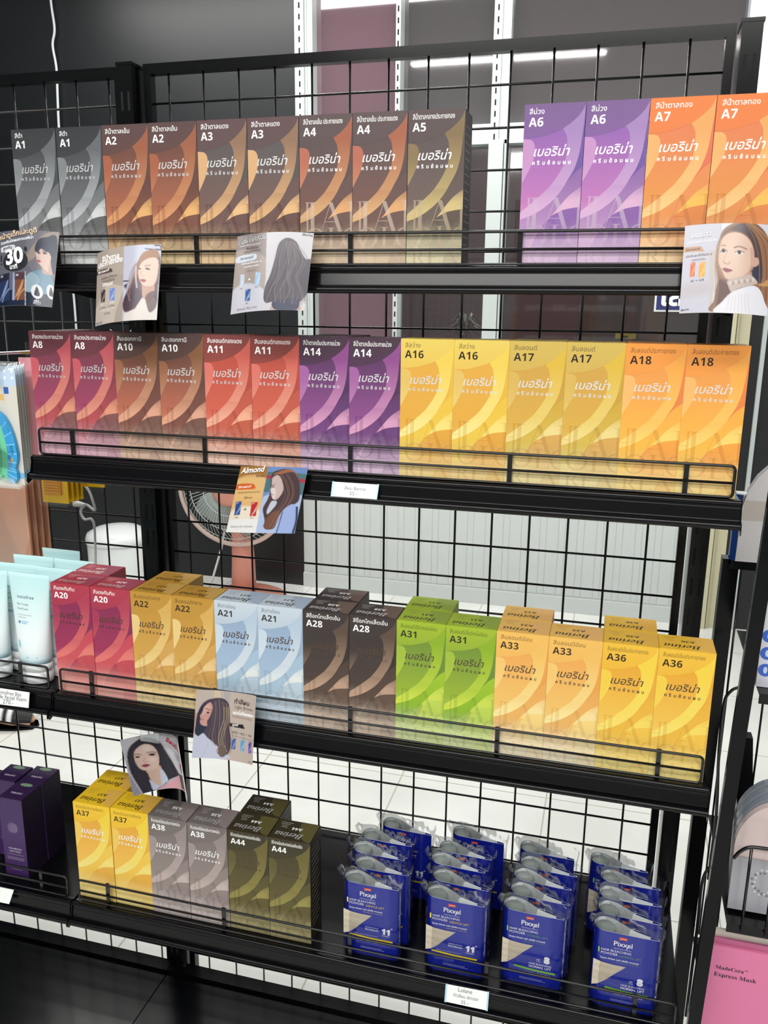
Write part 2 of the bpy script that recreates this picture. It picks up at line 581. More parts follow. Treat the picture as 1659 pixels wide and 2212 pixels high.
# fan
fx, fy, fz = -0.868, 2.62, 0.575
fan = thing('pedestal_fan', 'pink standing fan with grey blades in front of the black wall', 'fan', (fx, fy, 0))
pink = mat('dusty_pink_plastic', (212, 142, 124), 0.4)
b = MB()
b.tube([(0.012, 0.03, 0.03), (0.012, 0.035, 0.20), (0.0, 0.04, 0.50)], [0.062, 0.056, 0.042], 20)
b.build('pole', pink, fan)
MB().lathe([(0.20, 0.0), (0.20, 0.02), (0.17, 0.035), (0.08, 0.05), (0.0, 0.055)], (0.02, 0.03, 0), 40).build('base', pink, fan)
R0 = 0.275
b = MB()
ring = lambda r, y, n=64: [(r * math.cos(2 * PI * k / n), y, r * math.sin(2 * PI * k / n)) for k in range(n)]
b.tube(ring(R0, 0.0), 0.011, 8, closed=True)
g1 = b.build('cage_rim', mat('rose_rim', (205, 180, 170), 0.35), fan, (0, -0.03, fz))
b = MB()
for k in range(72):
    a = 2 * PI * k / 72
    b.tube([(0.07 * math.cos(a), -0.07, 0.07 * math.sin(a)), (0.19 * math.cos(a + .25), -0.06, 0.19 * math.sin(a + .25)),
            (R0 * math.cos(a + .4), 0.0, R0 * math.sin(a + .4))], 0.0013, 4)
for r, y in ((0.12, -0.068), (0.19, -0.06), (0.24, -0.03)):
    b.tube(ring(r, y), 0.002, 5, closed=True)
b.build('front_guard', mat('pale_grey_wire', (196, 202, 198), 0.35), fan, (0, -0.03, fz))
MB().lathe([(0.075, -0.055), (0.072, -0.075), (0.05, -0.085), (0.0, -0.088)], (0, 0, 0), 32, axis='y').build('hub', pink, fan, (0, -0.03, fz))
b = MB()
for k in range(5):
    a0 = 2 * PI * k / 5
    v, f = [], []
    for i in range(7):
        r = 0.05 + 0.19 * i / 6
        for s in (-1, 1):
            a = a0 + s * (0.25 + 0.28 * math.sin(PI * i / 7)) + 0.3 * i / 6
            v.append((r * math.cos(a), 0.02 * s, r * math.sin(a)))
            v.append((r * math.cos(a), 0.02 * s + 0.004, r * math.sin(a)))
    for i in range(6):
        q = 4 * i
        f += [(q, q + 2, q + 6, q + 4), (q + 1, q + 5, q + 7, q + 3), (q, q + 4, q + 5, q + 1), (q + 2, q + 3, q + 7, q + 6)]
    b.add(v, f, smooth=True)
b.build('blades', mat('grey_blade', (150, 160, 158), 0.3), fan, (0, 0.0, fz))
MB().lathe([(0.07, 0.02), (0.085, 0.06), (0.08, 0.13), (0.05, 0.17), (0.0, 0.175)], (0, 0, 0), 28, axis='y').build('motor_housing', pink, fan, (0, 0, fz))
b = MB()
b.tube([(-0.08, 0.05, 0.38), (-0.11, 0.05, 0.25), (-0.16, 0.05, 0.1), (-0.2, 0.05, 0.0)], 0.006, 8)
b.build('cord', M['cap'], fan)

# white drum with domed lid
dr = thing('plastic_drum', 'white plastic drum with domed lid behind the left post', 'drum', (-1.34, 2.35, 0))
MB().lathe([(0.120, 0.0), (0.130, 0.01), (0.136, 0.335), (0.132, 0.345), (0.0, 0.345)], n=40).build('drum_body', M['cap'], dr)
MB().lathe([(0.141, 0.345), (0.142, 0.365), (0.135, 0.385), (0.10, 0.405), (0.05, 0.417), (0.0, 0.42)], n=40).build('drum_lid', M['cap'], dr)

# ================================================================ the rack
BAY_X0, BAY_X1 = 0.0868, 0.9578
POST_Y0, POST_Y1 = 0.268, 0.318
GRID_Y = 0.297


def upright(name, x, label):
    t = thing(name, label, 'rack post', (x, 0, 0), group='slotted uprights of the black rack')
    b = MB()
    b.box((-0.0122, POST_Y0, 0.0), (0.0122, POST_Y1, 1.752), 0)
    b.box((-0.0135, POST_Y0 - 0.0008, 1.752), (0.0135, POST_Y1 + 0.001, 1.7565), 0)
    z = 0.16
    while z < 1.72:
        for s in (-0.0055, 0.0055):
            b.box((s - 0.0018, POST_Y0 - 0.0004, z), (s + 0.0018, POST_Y0 + 0.002, z + 0.026), 1)
        z += 0.045
    b.build('column', [M['black'], M['slot']], t)
    for s in (-1, 1):
        b = MB()
        b.tube([(s * 0.0122, 0.280, 0.216), (s * 0.0158, 0.280, 0.216)], 0.0028, 10)
        b.tube([(s * 0.0122, 0.280, 0.216), (s * 0.0142, 0.280, 0.216)], 0.0055, 6)
        b.build('bolt', M['steel'], t)
    return t


upright('rack_upright', 0.0857, 'black slotted upright between the two bays, behind the tan swirl boxes')
upright('rack_upright', 0.9497, 'black slotted upright at the right end of the rack')


def grid_panel(x0, x1, xs, z0, z1, label):
    t = thing('grid_panel', label, 'wire panel', (0, GRID_Y, 0), group='black wire grid back panels')
    b = MB()
    fr = 0.0072
    b.box((x0, -fr, z1 - 0.0145), (x1, fr, z1))
    b.box((x0, -fr, z0), (x1, fr, z0 + 0.0145))
    b.box((x0, -fr, z0 + 0.0145), (x0 + 0.0115, fr, z1 - 0.0145))
    b.box((x1 - 0.0115, -fr, z0 + 0.0145), (x1, fr, z1 - 0.0145))
    b.build('panel_frame', M['black'], t)
    for x in xs:
        if x0 + 0.012 < x < x1 - 0.012:
            MB().tube([(x, -0.0028, z0 + 0.01), (x, -0.0028, z1 - 0.01)], 0.0017, 6).build('vertical_wire', M['wire'], t)
    z = 1.7035
    while z > z0 + 0.02:
        MB().tube([(x0 + 0.008, 0.0, z), (x1 - 0.008, 0.0, z)], 0.0017, 6).build('horizontal_wire', M['wire'], t)
        z -= 0.0541
    return t


grid_panel(0.1045, 0.9335, [0.5404 + k * 0.0566 for k in range(-8, 8)], 0.06, 1.7578, 'black wire grid panel behind the main bay of boxes')
grid_panel(-0.775, 0.0665, [0.0425 - k * 0.0566 for k in range(0, 15)], 0.06, 1.7565, 'black wire grid panel of the left bay behind the hanging combs')

def arc2(cy, cz, r, a0, a1, n):
    return [(cy + r * math.cos(math.radians(a0 + (a1 - a0) * k / n)), cz + r * math.sin(math.radians(a0 + (a1 - a0) * k / n))) for k in range(n + 1)]


LIP_FLATS = [[(0.002, -0.0062), (0.0038, -0.0032), (0.0038, -0.0002), (-0.0060, -0.0002), (-0.0109, 0.0017)],
             [(-0.0142, -0.0040), (-0.0142, -0.0062), (-0.0146, -0.0070), (-0.0172, -0.0188), (-0.0178, -0.0200), (-0.0190, -0.0204), (-0.0230, -0.0208)],
             [(-0.0234, -0.0284), (-0.0205, -0.0284), (-0.0175, -0.0255), (-0.0125, -0.0120), (0.002, -0.0062)]]
LIP_BEADS = [arc2(-0.0118, -0.0016, 0.0034, 75, 225, 12), arc2(-0.0227, -0.0246, 0.0038, 95, 260, 14)]


def wire_rail(t, xa, xb, posts, y=-0.0062):
    R = 0.0017
    zt, zm, zb = 0.0368, 0.0185, 0.0030
    rr = 0.005

    def loop():
        P = []
        for cx, cz, a0 in ((xb - rr, zt - rr, 90), (xb - rr, zb + rr, 0), (xa + rr, zb + rr, -90), (xa + rr, zt - rr, -180)):
            for k in range(5):
                a = math.radians(a0 - 90 * k / 4)
                P.append((cx + rr * math.cos(a), y, cz + rr * math.sin(a)))
        return P
    b = MB()
    b.tube(loop(), R, 8, closed=True)
    b.tube([(xa, y, zm), (xb, y, zm)], R * 0.9, 8)
    rail = b.build('guard_rail', M['wire'], t)
    for x in posts:
        MB().box((x - 0.0026, y - 0.0008 + 0.0025, -0.001), (x + 0.0026, y + 0.0042, 0.0378)).build('rail_upright', M['wire'], rail)


def shelf(z, x0, x1, posts, label, depth=0.266):
    t = thing('rack_shelf', label, 'shelf', (0, 0, z), group='black metal rack shelves')
    b = MB()
    b.box((x0 + 0.0015, 0.0, -0.0030), (x1 - 0.0015, depth, 0.0))
    b.box((x0 + 0.0015, depth - 0.001, -0.014), (x1 - 0.0015, depth, -0.003))
    b.build('shelf_board', M['deck'], t)
    b = MB()
    for q in LIP_FLATS:
        b.prism_x(q, x0 + 0.001, x1 - 0.001, closed=False)
    for q in LIP_BEADS:
        b.prism_x(q, x0 + 0.001, x1 - 0.001, closed=False, smooth=True)
    for xe in (x0, x1 - 0.001):
        cap = [(-0.006, 0.001), (-0.0125, 0.0026), (-0.0165, 0.0002), (-0.0165, -0.006), (-0.0195, -0.0185), (-0.0262, -0.0205), (-0.0282, -0.0300), (-0.0262, -0.0335), (-0.018, -0.030), (-0.006, -0.012)]
        b.prism_x(cap, xe, xe + 0.001)
    b.build('front_lip', M['lip'], t)
    for xe in (x0 + 0.0022, x1 - 0.0036):
        b = MB()
        b.prism_x([(-0.004, -0.0032), (depth, -0.0032), (depth, -0.05), (depth - 0.02, -0.05), (0.0, -0.016)], xe, xe + 0.0014)
        b.build('bracket', M['black'], t)
    xa, xb = x0 + 0.0085, x1 - 0.0095
    wire_rail(t, xa, xb, posts)
    return t


PX = [0.143, 0.332, 0.522, 0.711, 0.900]
LPX = [x - 0.8725 for x in PX]
ROWZ = [1.4530, 1.2144, 0.8747, 0.5331]
shelf(ROWZ[0], BAY_X0, BAY_X1, PX, 'top black shelf holding the charcoal to orange dye boxes')
shelf(ROWZ[1], BAY_X0, BAY_X1, PX, 'second black shelf holding the raspberry to light orange boxes')
shelf(ROWZ[2], BAY_X0, BAY_X1, PX, 'third black shelf holding the crimson to bright yellow boxes')
shelf(ROWZ[3], BAY_X0, BAY_X1, PX, 'lowest black shelf holding yellow, grey, olive boxes and blue packs')
shelf(ROWZ[2], BAY_X0 - 0.8725, BAY_X0 - 0.0022, LPX, 'black shelf of the left bay holding mint tubes')
shelf(ROWZ[3], BAY_X0 - 0.8725, BAY_X0 - 0.0022, LPX, 'black shelf of the left bay holding dark purple cartons')


def base_deck(x0, x1, label):
    t = thing('base_deck', label, 'base shelf', (0, 0, 0.188), group='black base decks of the rack')
    b = MB()
    b.box((x0, -0.16, -0.012), (x1, 0.262, 0.0))
    b.box((x0, 0.236, 0.0), (x1, 0.262, 0.007))
    b.build('deck_board', M['deck'], t)
    MB().box((x0, -0.166, -0.186), (x1, -0.16, 0.0)).build('kick_plate', M['black'], t)
    return t


base_deck(BAY_X0 + 0.001, 0.9445, 'glossy black base deck under the main bay')
base_deck(BAY_X0 - 0.8725, BAY_X0 - 0.001, 'glossy black base deck under the left bay')

# ================================================================ hair dye boxes
BW, BH, BD = 0.0616, 0.1608, 0.0448
EPS = 1.2e-5
# boundary curves of the printed artwork in (u, t): u from left, t from the top
BAND = crom([(0, .205), (.28, .195), (.54, .168), (.645, .15), (.80, .11), (.93, .06), (1.0, .008)], 5)
RIN = crom([(.645, .15), (.71, .19), (.73, .235), (.73, .30), (.70, .357), (.61, .425), (.47, .50), (.285, .565), (.16, .605), (.035, .643), (0, .656)], 5)
ROUT = crom([(1.0, .008), (.985, .12), (.965, .20), (.935, .30), (.87, .39), (.77, .46), (.66, .53), (.49, .60), (.24, .665), (0.0, .70)], 5)
R2 = crom([(0, .205), (.12, .21), (.18, .23), (.2, .265), (.19, .32), (.135, .38), (.06, .435), (0, .475)], 5)
SWT = crom([(1, .38), (.87, .42), (.74, .48), (.66, .53)], 5)
SWB = crom([(1, .50), (.82, .55), (.68, .61), (.54, .675), (.45, .71), (.35, .75), (.2, .83), (.12, .90), (.05, 1.0)], 5)
LEAFB = crom([(1, .625), (.85, .632), (.70, .645), (.54, .675)], 5)
LEAFT = crom([(1, .50), (.82, .55), (.68, .61), (.54, .675)], 5)
LRIB_R = crom([(.56, .69), (.52, .74), (.46, .80), (.40, .88), (.36, .95), (.34, 1.0)], 5)
LRIB_L = crom([(.54, .675), (.45, .71), (.35, .76), (.24, .84), (.17, .92), (.13, 1.0)], 5)
LOBE_B = crom([(1, .78), (.85, .80), (.74, .86), (.68, .94), (.66, 1.0)], 5)


def serif(ch, x, w, t0, t1):
    """outline pieces of a high contrast display capital: list of polygons in (u, t)"""
    h = t1 - t0
    thin = 0.012
    ht = 0.0045
    P = []

    def bar(a, b, tk):
        (xa, ta), (xb, tb) = a, b
        P.append([(xa - tk / 2, ta), (xa + tk / 2, ta), (xb + tk / 2, tb), (xb - tk / 2, tb)])

    def flat(xa, xb, t):
        P.append([(xa, t - ht / 2), (xb, t - ht / 2), (xb, t + ht / 2), (xa, t + ht / 2)])

    def arc(cx, ct, rx, rt_, a0, a1, tmax, n=28):
        for k in range(n):
            q = []
            for a in (a0 + (a1 - a0) * k / n, a0 + (a1 - a0) * (k + 1) / n):
                th = thin * 0.8 + (tmax - thin) * abs(math.cos(a)) ** 1.5
                q.append(((cx + rx * math.cos(a), ct - rt_ * math.sin(a)), (cx + (rx - th) * math.cos(a), ct - (rt_ - th * 0.4) * math.sin(a))))
            P.append([q[0][0], q[1][0], q[1][1], q[0][1]])
    if ch == 'I':
        bar((x + w / 2, t0), (x + w / 2, t1), w * 0.5)
        flat(x - w * .2, x + w * 1.2, t0)
        flat(x - w * .2, x + w * 1.2, t1)
    elif ch == 'A':
        ap = x + w * 0.48
        bar((ap, t0), (x + w * .08, t1), thin)
        bar((ap, t0), (x + w * .88, t1), w * 0.16)
        flat(x + w * .24, x + w * .70, t0 + h * .64)
        flat(x - w * .02, x + w * .2, t1)
        flat(x + w * .72, x + w * 1.04, t1)
    elif ch == 'O':
        arc(x + w / 2, (t0 + t1) / 2, w / 2, h / 2, 0, 2 * PI, w * 0.17, 44)
    elif ch == 'C':
        arc(x + w / 2, (t0 + t1) / 2, w / 2, h / 2, PI * 0.22, PI * 1.78, w * 0.17, 36)
    elif ch == 'L':
        bar((x + w * .25, t0), (x + w * .25, t1), w * 0.2)
        flat(x, x + w * .5, t0)
        flat(x, x + w, t1)
        bar((x + w * .98, t1 - h * .25), (x + w * .98, t1), thin)
    elif ch == 'R':
        bar((x + w * .22, t0), (x + w * .22, t1), w * 0.16)
        flat(x, x + w * .5, t0)
        flat(x, x + w * .42, t1)
        arc(x + w * .45, t0 + h * .26, w * .32, h * .26, -PI / 2, PI / 2, w * .14, 18)
        bar((x + w * .5, t0 + h * .5), (x + w * .92, t1), w * 0.16)
    elif ch == 'E':
        bar((x + w * .22, t0), (x + w * .22, t1), w * 0.2)
        flat(x, x + w * .9, t0)
        flat(x + w * .2, x + w * .7, t0 + h * .47)
        flat(x, x + w * .95, t1)
        bar((x + w * .9, t0), (x + w * .9, t0 + h * .2), thin)
        bar((x + w * .93, t1 - h * .22), (x + w * .93, t1), thin)
    elif ch == 'H':
        bar((x + w * .8, t0), (x + w * .8, t1), w * 0.17)
        flat(x + w * .62, x + w * .98, t0)
        flat(x + w * .62, x + w * .98, t1)
        flat(x, x + w * .8, t0 + h * .47)
    return P


def clipu(poly, lim, side):
    out = []
    n = len(poly)
    for i in range(n):
        p, q = poly[i], poly[(i + 1) % n]
        ip = p[0] >= lim if side < 0 else p[0] <= lim
        iq = q[0] >= lim if side < 0 else q[0] <= lim
        if ip:
            out.append(p)
        if ip != iq:
            k = (lim - p[0]) / (q[0] - p[0])
            out.append((lim, p[1] + k * (q[1] - p[1])))
    return out


def lerp(a, b, k):
    k = min(1, max(0, k))
    return tuple(a[i] + (b[i] - a[i]) * k for i in range(3))


PAL = {
 # code: heading, ink, top, mid, mid low, ribbon top, ribbon low, left ribbon, triangle, swath right, swath low, leaf, lobe, bottom, over tone
 'A1': ('สีดำ', 'w', (52, 54, 58), (70, 72, 76), (112, 114, 118), (98, 102, 107), (186, 190, 194), (124, 128, 132), (74, 77, 82), (104, 107, 111), (146, 148, 150), (205, 208, 208), (98, 100, 100), (206, 207, 208), (45, 45, 45)),
 'A2': ('สีน้ำตาลเข้ม', 'w', (90, 66, 66), (112, 70, 60), (178, 102, 74), (158, 90, 62), (222, 150, 98), (170, 92, 64), (102, 68, 62), (104, 66, 58), (158, 92, 66), (232, 172, 102), (128, 80, 66), (216, 186, 124), (70, 35, 25)),
 'A3': ('สีน้ำตาลแดง', 'w', (98, 70, 72), (90, 84, 84), (124, 90, 84), (146, 108, 84), (226, 174, 118), (216, 166, 116), (86, 82, 82), (106, 80, 78), (122, 88, 82), (234, 184, 126), (112, 80, 76), (224, 184, 128), (80, 40, 30)),
 'A4': ('สีน้ำตาลเข้ม ประกายแดง', 'w', (92, 74, 74), (90, 74, 74), (124, 84, 76), (170, 92, 64), (216, 166, 112), (186, 102, 80), (92, 72, 70), (102, 76, 74), (120, 84, 76), (224, 162, 104), (112, 82, 76), (222, 192, 152), (250, 225, 205)),
 'A5': ('สีน้ำตาลกลางประกายทอง', 'w', (88, 72, 73), (88, 75, 74), (114, 94, 88), (132, 106, 70), (204, 180, 116), (136, 112, 74), (92, 76, 72), (96, 80, 76), (116, 98, 86), (210, 184, 118), (94, 80, 70), (220, 208, 162), (230, 205, 170)),
 'A6': ('สีม่วง', 'w', (120, 84, 146), (146, 90, 178), (200, 116, 188), (162, 124, 188), (216, 166, 212), (196, 138, 196), (110, 80, 164), (140, 96, 168), (190, 140, 196), (220, 170, 206), (140, 92, 172), (220, 182, 220), (240, 215, 240)),
 'A7': ('สีน้ำตาลทอง', 'w', (240, 120, 46), (230, 120, 68), (234, 146, 62), (234, 158, 80), (250, 198, 122), (236, 168, 92), (232, 108, 70), (232, 134, 70), (238, 150, 72), (246, 186, 74), (232, 132, 62), (250, 212, 152), (200, 120, 70)),
 'A8': ('สีแดงประกายม่วง', 'w', (110, 56, 64), (126, 58, 76), (170, 66, 104), (200, 84, 94), (228, 146, 120), (206, 84, 96), (140, 58, 76), (150, 62, 76), (206, 84, 84), (228, 146, 116), (134, 84, 82), (222, 164, 186), (150, 60, 70)),
 'A10': ('สีมะฮอกกานี', 'w', (84, 62, 60), (116, 74, 60), (196, 104, 78), (138, 88, 56), (228, 160, 128), (164, 104, 72), (106, 68, 60), (114, 70, 62), (140, 82, 70), (226, 160, 132), (122, 84, 74), (218, 176, 146), (130, 70, 50)),
 'A11': ('สีบลอนด์ทองแดง', 'w', (128, 62, 60), (196, 76, 62), (220, 96, 74), (214, 92, 80), (242, 168, 140), (226, 112, 100), (186, 72, 58), (198, 84, 66), (212, 96, 74), (244, 170, 136), (202, 90, 66), (242, 196, 172), (160, 60, 45)),
 'A14': ('สีน้ำตาลเข้มประกายม่วง', 'w', (74, 52, 66), (98, 54, 104), (150, 78, 148), (148, 74, 146), (222, 154, 194), (168, 96, 166), (84, 48, 92), (96, 54, 108), (134, 74, 144), (220, 154, 192), (110, 64, 126), (222, 186, 218), (90, 45, 95)),
 'A16': ('สีสว่าง', 'k', (234, 204, 84), (232, 168, 54), (234, 168, 52), (240, 204, 70), (246, 226, 134), (230, 188, 88), (234, 180, 50), (238, 190, 50), (240, 200, 62), (246, 220, 110), (234, 164, 50), (242, 206, 116), (214, 150, 40)),
 'A17': ('สีบลอนด์', 'k', (214, 182, 78), (214, 160, 62), (224, 172, 58), (226, 182, 50), (238, 214, 124), (220, 178, 76), (206, 158, 52), (212, 166, 48), (220, 190, 72), (238, 214, 130), (222, 166, 76), (242, 222, 146), (196, 140, 45)),
 'A18': ('สีบลอนด์ประกายทอง', 'k', (252, 152, 54), (244, 152, 66), (252, 180, 56), (252, 166, 62), (252, 208, 96), (250, 180, 96), (240, 128, 60), (248, 168, 58), (252, 190, 56), (252, 210, 96), (250, 160, 54), (252, 218, 118), (216, 130, 50)),
 'A20': ('สีแดงทับทิม', 'w', (190, 52, 72), (146, 36, 84), (170, 42, 88), (186, 56, 84), (236, 112, 106), (176, 48, 82), (140, 38, 90), (206, 62, 82), (222, 84, 90), (236, 118, 108), (206, 68, 80), (242, 156, 144), (170, 50, 60)),
 'A22': ('สีบลอนด์กลาง', 'k', (196, 142, 40), (200, 144, 46), (216, 162, 64), (218, 170, 76), (242, 208, 130), (236, 200, 120), (200, 144, 48), (214, 158, 72), (216, 164, 76), (240, 200, 130), (216, 160, 70), (246, 218, 146), (190, 130, 50)),
 'A21': ('สีเทาอ่อน', 'k', (198, 212, 224), (146, 172, 204), (162, 188, 218), (178, 198, 220), (222, 230, 234), (196, 214, 230), (150, 174, 202), (160, 190, 216), (170, 198, 220), (226, 232, 228), (186, 206, 222), (196, 214, 228), (140, 165, 190)),
 'A28': ('สีช็อกโกแล็ตเข้ม', 'w', (62, 50, 48), (58, 47, 45), (74, 58, 52), (92, 70, 58), (192, 154, 126), (62, 50, 46), (52, 42, 40), (76, 58, 50), (94, 72, 60), (190, 152, 126), (102, 78, 64), (218, 192, 168), (110, 75, 55)),
 'A31': ('สีบลอนด์เขียวหม่นอ่อน', 'k', (160, 190, 28), (112, 146, 40), (152, 184, 32), (138, 178, 20), (202, 222, 54), (158, 190, 44), (104, 142, 40), (154, 196, 22), (130, 180, 20), (202, 220, 66), (188, 214, 66), (218, 232, 156), (130, 165, 40)),
 'A33': ('สีบลอนด์อ่อน', 'k', (246, 188, 80), (244, 166, 72), (246, 196, 92), (246, 188, 82), (250, 228, 146), (248, 196, 100), (240, 158, 62), (240, 166, 72), (244, 184, 90), (250, 222, 146), (250, 212, 116), (248, 234, 196), (230, 175, 90)),
 'A36': ('สีบลอนด์เข้มประกายทอง', 'k', (246, 190, 40), (240, 166, 30), (248, 196, 64), (248, 208, 48), (250, 222, 92), (248, 204, 50), (240, 170, 40), (240, 176, 40), (246, 190, 48), (250, 216, 80), (248, 194, 54), (250, 226, 116), (226, 165, 45)),
 'A37': ('สีบลอนด์อ่อนประกายเหลืองทอง', 'k', (250, 200, 20), (240, 168, 40), (250, 192, 64), (248, 212, 40), (250, 226, 116), (248, 200, 76), (242, 176, 40), (248, 200, 60), (250, 196, 60), (250, 224, 110), (242, 176, 50), (250, 224, 116), (230, 170, 50)),
 'A38': ('สีบลอนด์อ่อนประกายหม่น', 'w', (118, 107, 105), (126, 113, 111), (152, 136, 132), (150, 136, 133), (198, 178, 173), (160, 146, 142), (120, 106, 104), (142, 127, 124), (158, 142, 138), (200, 182, 176), (150, 133, 130), (204, 187, 182), (120, 105, 100)),
 'A44': ('สีน้ำตาลอ่อนประกายหม่นเหลือบเขียว', 'w', (58, 50, 27), (70, 62, 28), (96, 85, 38), (108, 96, 40), (152, 140, 64), (96, 86, 38), (60, 54, 28), (86, 77, 34), (104, 94, 40), (156, 144, 68), (98, 87, 40), (164, 150, 82), (60, 52, 25)),
}


FOIL_REFLECTING_DARK = ('A20', 'A22', 'A21', 'A28', 'A31', 'A33', 'A36', 'A44')  # boxes whose silver foil gets the painted dark reflection


def make_box(code):
    head, ink, top, mid, midl, r1a, r1b, lr, tri, sw, swl, leaf, lobe, bot, ov = PAL[code]
    soft = lambda v: tuple(c + (0.3 * v[0] + 0.59 * v[1] + 0.11 * v[2] + 6 - c) * .13 for c in v)
    L = {k: lin(soft(v)) for k, v in dict(top=top, mid=mid, midl=midl, r1a=r1a, r1b=r1b, lr=lr, tri=tri, sw=sw, swl=swl, leaf=leaf, lobe=lobe, bot=bot, ov=ov).items()}
    b = MB()
    hw = BW / 2

    L['bot'] = lerp(L['bot'], (.9, .88, .84), .12)
    L = {k: tuple(c * .86 for c in v) for k, v in L.items()}

    def at(layer):
        return lambda u, t: (-hw + u * BW, -layer * EPS, (1 - t) * BH)
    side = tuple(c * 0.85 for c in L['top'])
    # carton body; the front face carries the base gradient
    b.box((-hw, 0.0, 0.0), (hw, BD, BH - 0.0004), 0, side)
    nv = 12
    fv, fc, ff = [], [], []
    for i in range(nv + 1):
        t = i / nv
        c = lerp(L['mid'], L['midl'], (t - .18) / .45) if t < .66 else lerp(L['midl'], L['bot'], (t - .62) / .3)
        for u in (0, 1):
            fv.append(at(1)(u, t))
            fc.append(c)
    for i in range(nv):
        ff.append((2 * i, 2 * i + 2, 2 * i + 3, 2 * i + 1))
    b.add(fv, ff, 0, cols=fc)
    n = 26
    fade = lambda c, t: lerp(c, L['bot'], (t - .70) / .24)
    # right dark triangle
    edge = np.c_[np.ones(n), np.linspace(.008, .40, n)]
    b.strip(resample(ROUT[:int(len(ROUT) * .66)], n), edge, at(2), lambda t: L['tri'])
    # swath from the right edge to the lower left
    A_ = np.r_[resample(SWT, 12), resample(ROUT[int(len(ROUT) * .66):], 14), [(0, .86)], [(0, 1.0)]]
    b.strip(resample(A_, 40), resample(SWB, 40), at(3), lambda t: fade(lerp(L['sw'], L['swl'], (t - .42) / .4), t))
    # lobe and the bottom right fill
    b.strip(resample(np.r_[LEAFB, LRIB_R], 40), resample(np.c_[np.ones(30), np.linspace(.625, 1.0, 30)], 40), at(4), lambda t: fade(L['lobe'], t - .02))
    b.strip(resample(LOBE_B, n), resample(np.c_[np.ones(20), np.linspace(.78, 1, 20)], n), at(5), lambda t: lerp(L['lobe'], L['bot'], .45 + (t - .78) * 1.8))
    # lower dark ribbon
    b.strip(resample(LRIB_L, n), resample(LRIB_R, n), at(6), lambda t: fade(lerp(L['lobe'], L['mid'], .45), t))
    # leaf
    b.strip(resample(LEAFT, n), resample(LEAFB, n), at(7), lambda t: lerp(L['sw'], L['leaf'], .35 + (t - .5) / .14))
    # left ribbon
    b.strip(resample(R2, n), np.c_[np.zeros(n), np.linspace(.205, .475, n)], at(7), lambda t: lerp(L['lr'], L['r1b'], (t - .3) / .5))
    # the long light ribbon
    tl = np.linspace(.009, .699, 60)
    ul = np.where(tl < .15, np.interp(tl, BAND[::-1, 1], BAND[::-1, 0]), np.interp(tl, RIN[:, 1], RIN[:, 0], right=0.0))
    ur = np.interp(tl, ROUT[:, 1], ROUT[:, 0])
    b.strip(np.c_[ul, tl], np.c_[np.maximum(ur, ul), tl], at(8),
            lambda t: lerp(L['r1a'], L['r1b'], (t - .16) / .52 * .9) if t < .5 else lerp(lerp(L['r1a'], L['r1b'], .45), L['r1b'], (t - .5) / .14))
    # heading band
    b.strip(resample(np.r_[[(0, 0)], [(1, 0)]], n), resample(BAND, n), at(9), lambda t: lerp(L['top'], lerp(L['top'], L['mid'], .35), t / .2))
    # oversized tone on tone capitals cropped by the edges
    for ch, x, w, t0, t1 in (('H', -.02, .2, .565, .765), ('I', .17, .14, .565, .765), ('A', .37, .46, .565, .765), ('R', .9, .4, .565, .765),
                             ('C', -.28, .34, .735, .868), ('O', .10, .38, .735, .868), ('L', .53, .27, .735, .868), ('O', .80, .38, .735, .868),
                             ('R', .09, .26, .885, .985), ('E', .38, .24, .885, .985), ('A', .62, .34, .885, .985), ('C', -.22, .26, .885, .985)):
        for p in (serif(ch, x, w, t0, t1) if code not in ('A37', 'A20') else []):
            q = clipu(clipu(p, 0.0, -1), 1.0, 1)
            if len(q) > 2:
                b.poly(q, at(10), L['ov'], 3)
    inkc = lin((244, 244, 242)) if ink == 'w' else lin((40, 28, 22))
    hd = inkc if ink == 'w' else lerp(inkc, L['top'], .25)
    P = lambda x, y: (-hw + x, -11 * EPS, y)
    b.text(head, P, .0048, BH * .942, size=.0071, mi=0, col=hd, bold=.004, maxw=BW * (.74 if len(head) > 12 else .9))
    b.text(SANSB(code), P, .0048, BH * .868, size=.0118, mi=0, col=inkc, space=1.04)
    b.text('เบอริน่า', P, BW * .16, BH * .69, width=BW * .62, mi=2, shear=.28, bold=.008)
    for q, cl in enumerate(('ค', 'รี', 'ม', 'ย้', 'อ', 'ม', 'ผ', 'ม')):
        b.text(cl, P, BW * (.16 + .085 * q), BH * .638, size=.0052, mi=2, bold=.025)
    if code in ('A36', 'A37', 'A38'):
        b.text('สำหรับเปลี่ยนสีผมเท่านั้น', P, BW * .30, BH * .03, width=BW * .4, mi=0, col=lerp(inkc, L['bot'], .5))
    # fine print on the right side
    for k in range(16):
        z = BH * (.90 - k * .05)
        b.add([(hw + 2e-5, .006, z), (hw + 2e-5, .006 + BD * (.55 + .25 * ((k * 7) % 5) / 5), z), (hw + 2e-5, .006 + BD * (.55 + .25 * ((k * 7) % 5) / 5), z + .0009), (hw + 2e-5, .006, z + .0009)],
              [(0, 1, 2, 3)], 0, lerp(L['top'], inkc if ink == 'w' else L['lobe'], .35))
    o = b.build('dye_box', [M['print'], M['print'], M['foil_reflecting_dark' if code in FOIL_REFLECTING_DARK else 'foil'], M['over2' if code in ('A4', 'A5', 'A6') else 'over']])
    # tuck flap with the printed lid
    f = MB()
    f.box((-hw + .0006, .0002, BH - .0003), (hw - .0006, BD - .0004, BH + .0003), 0, L['top'])
    Tp = lambda x, y: (-hw + x, y, BH + .0003 + 2 * EPS)
    cx, cy = [], []
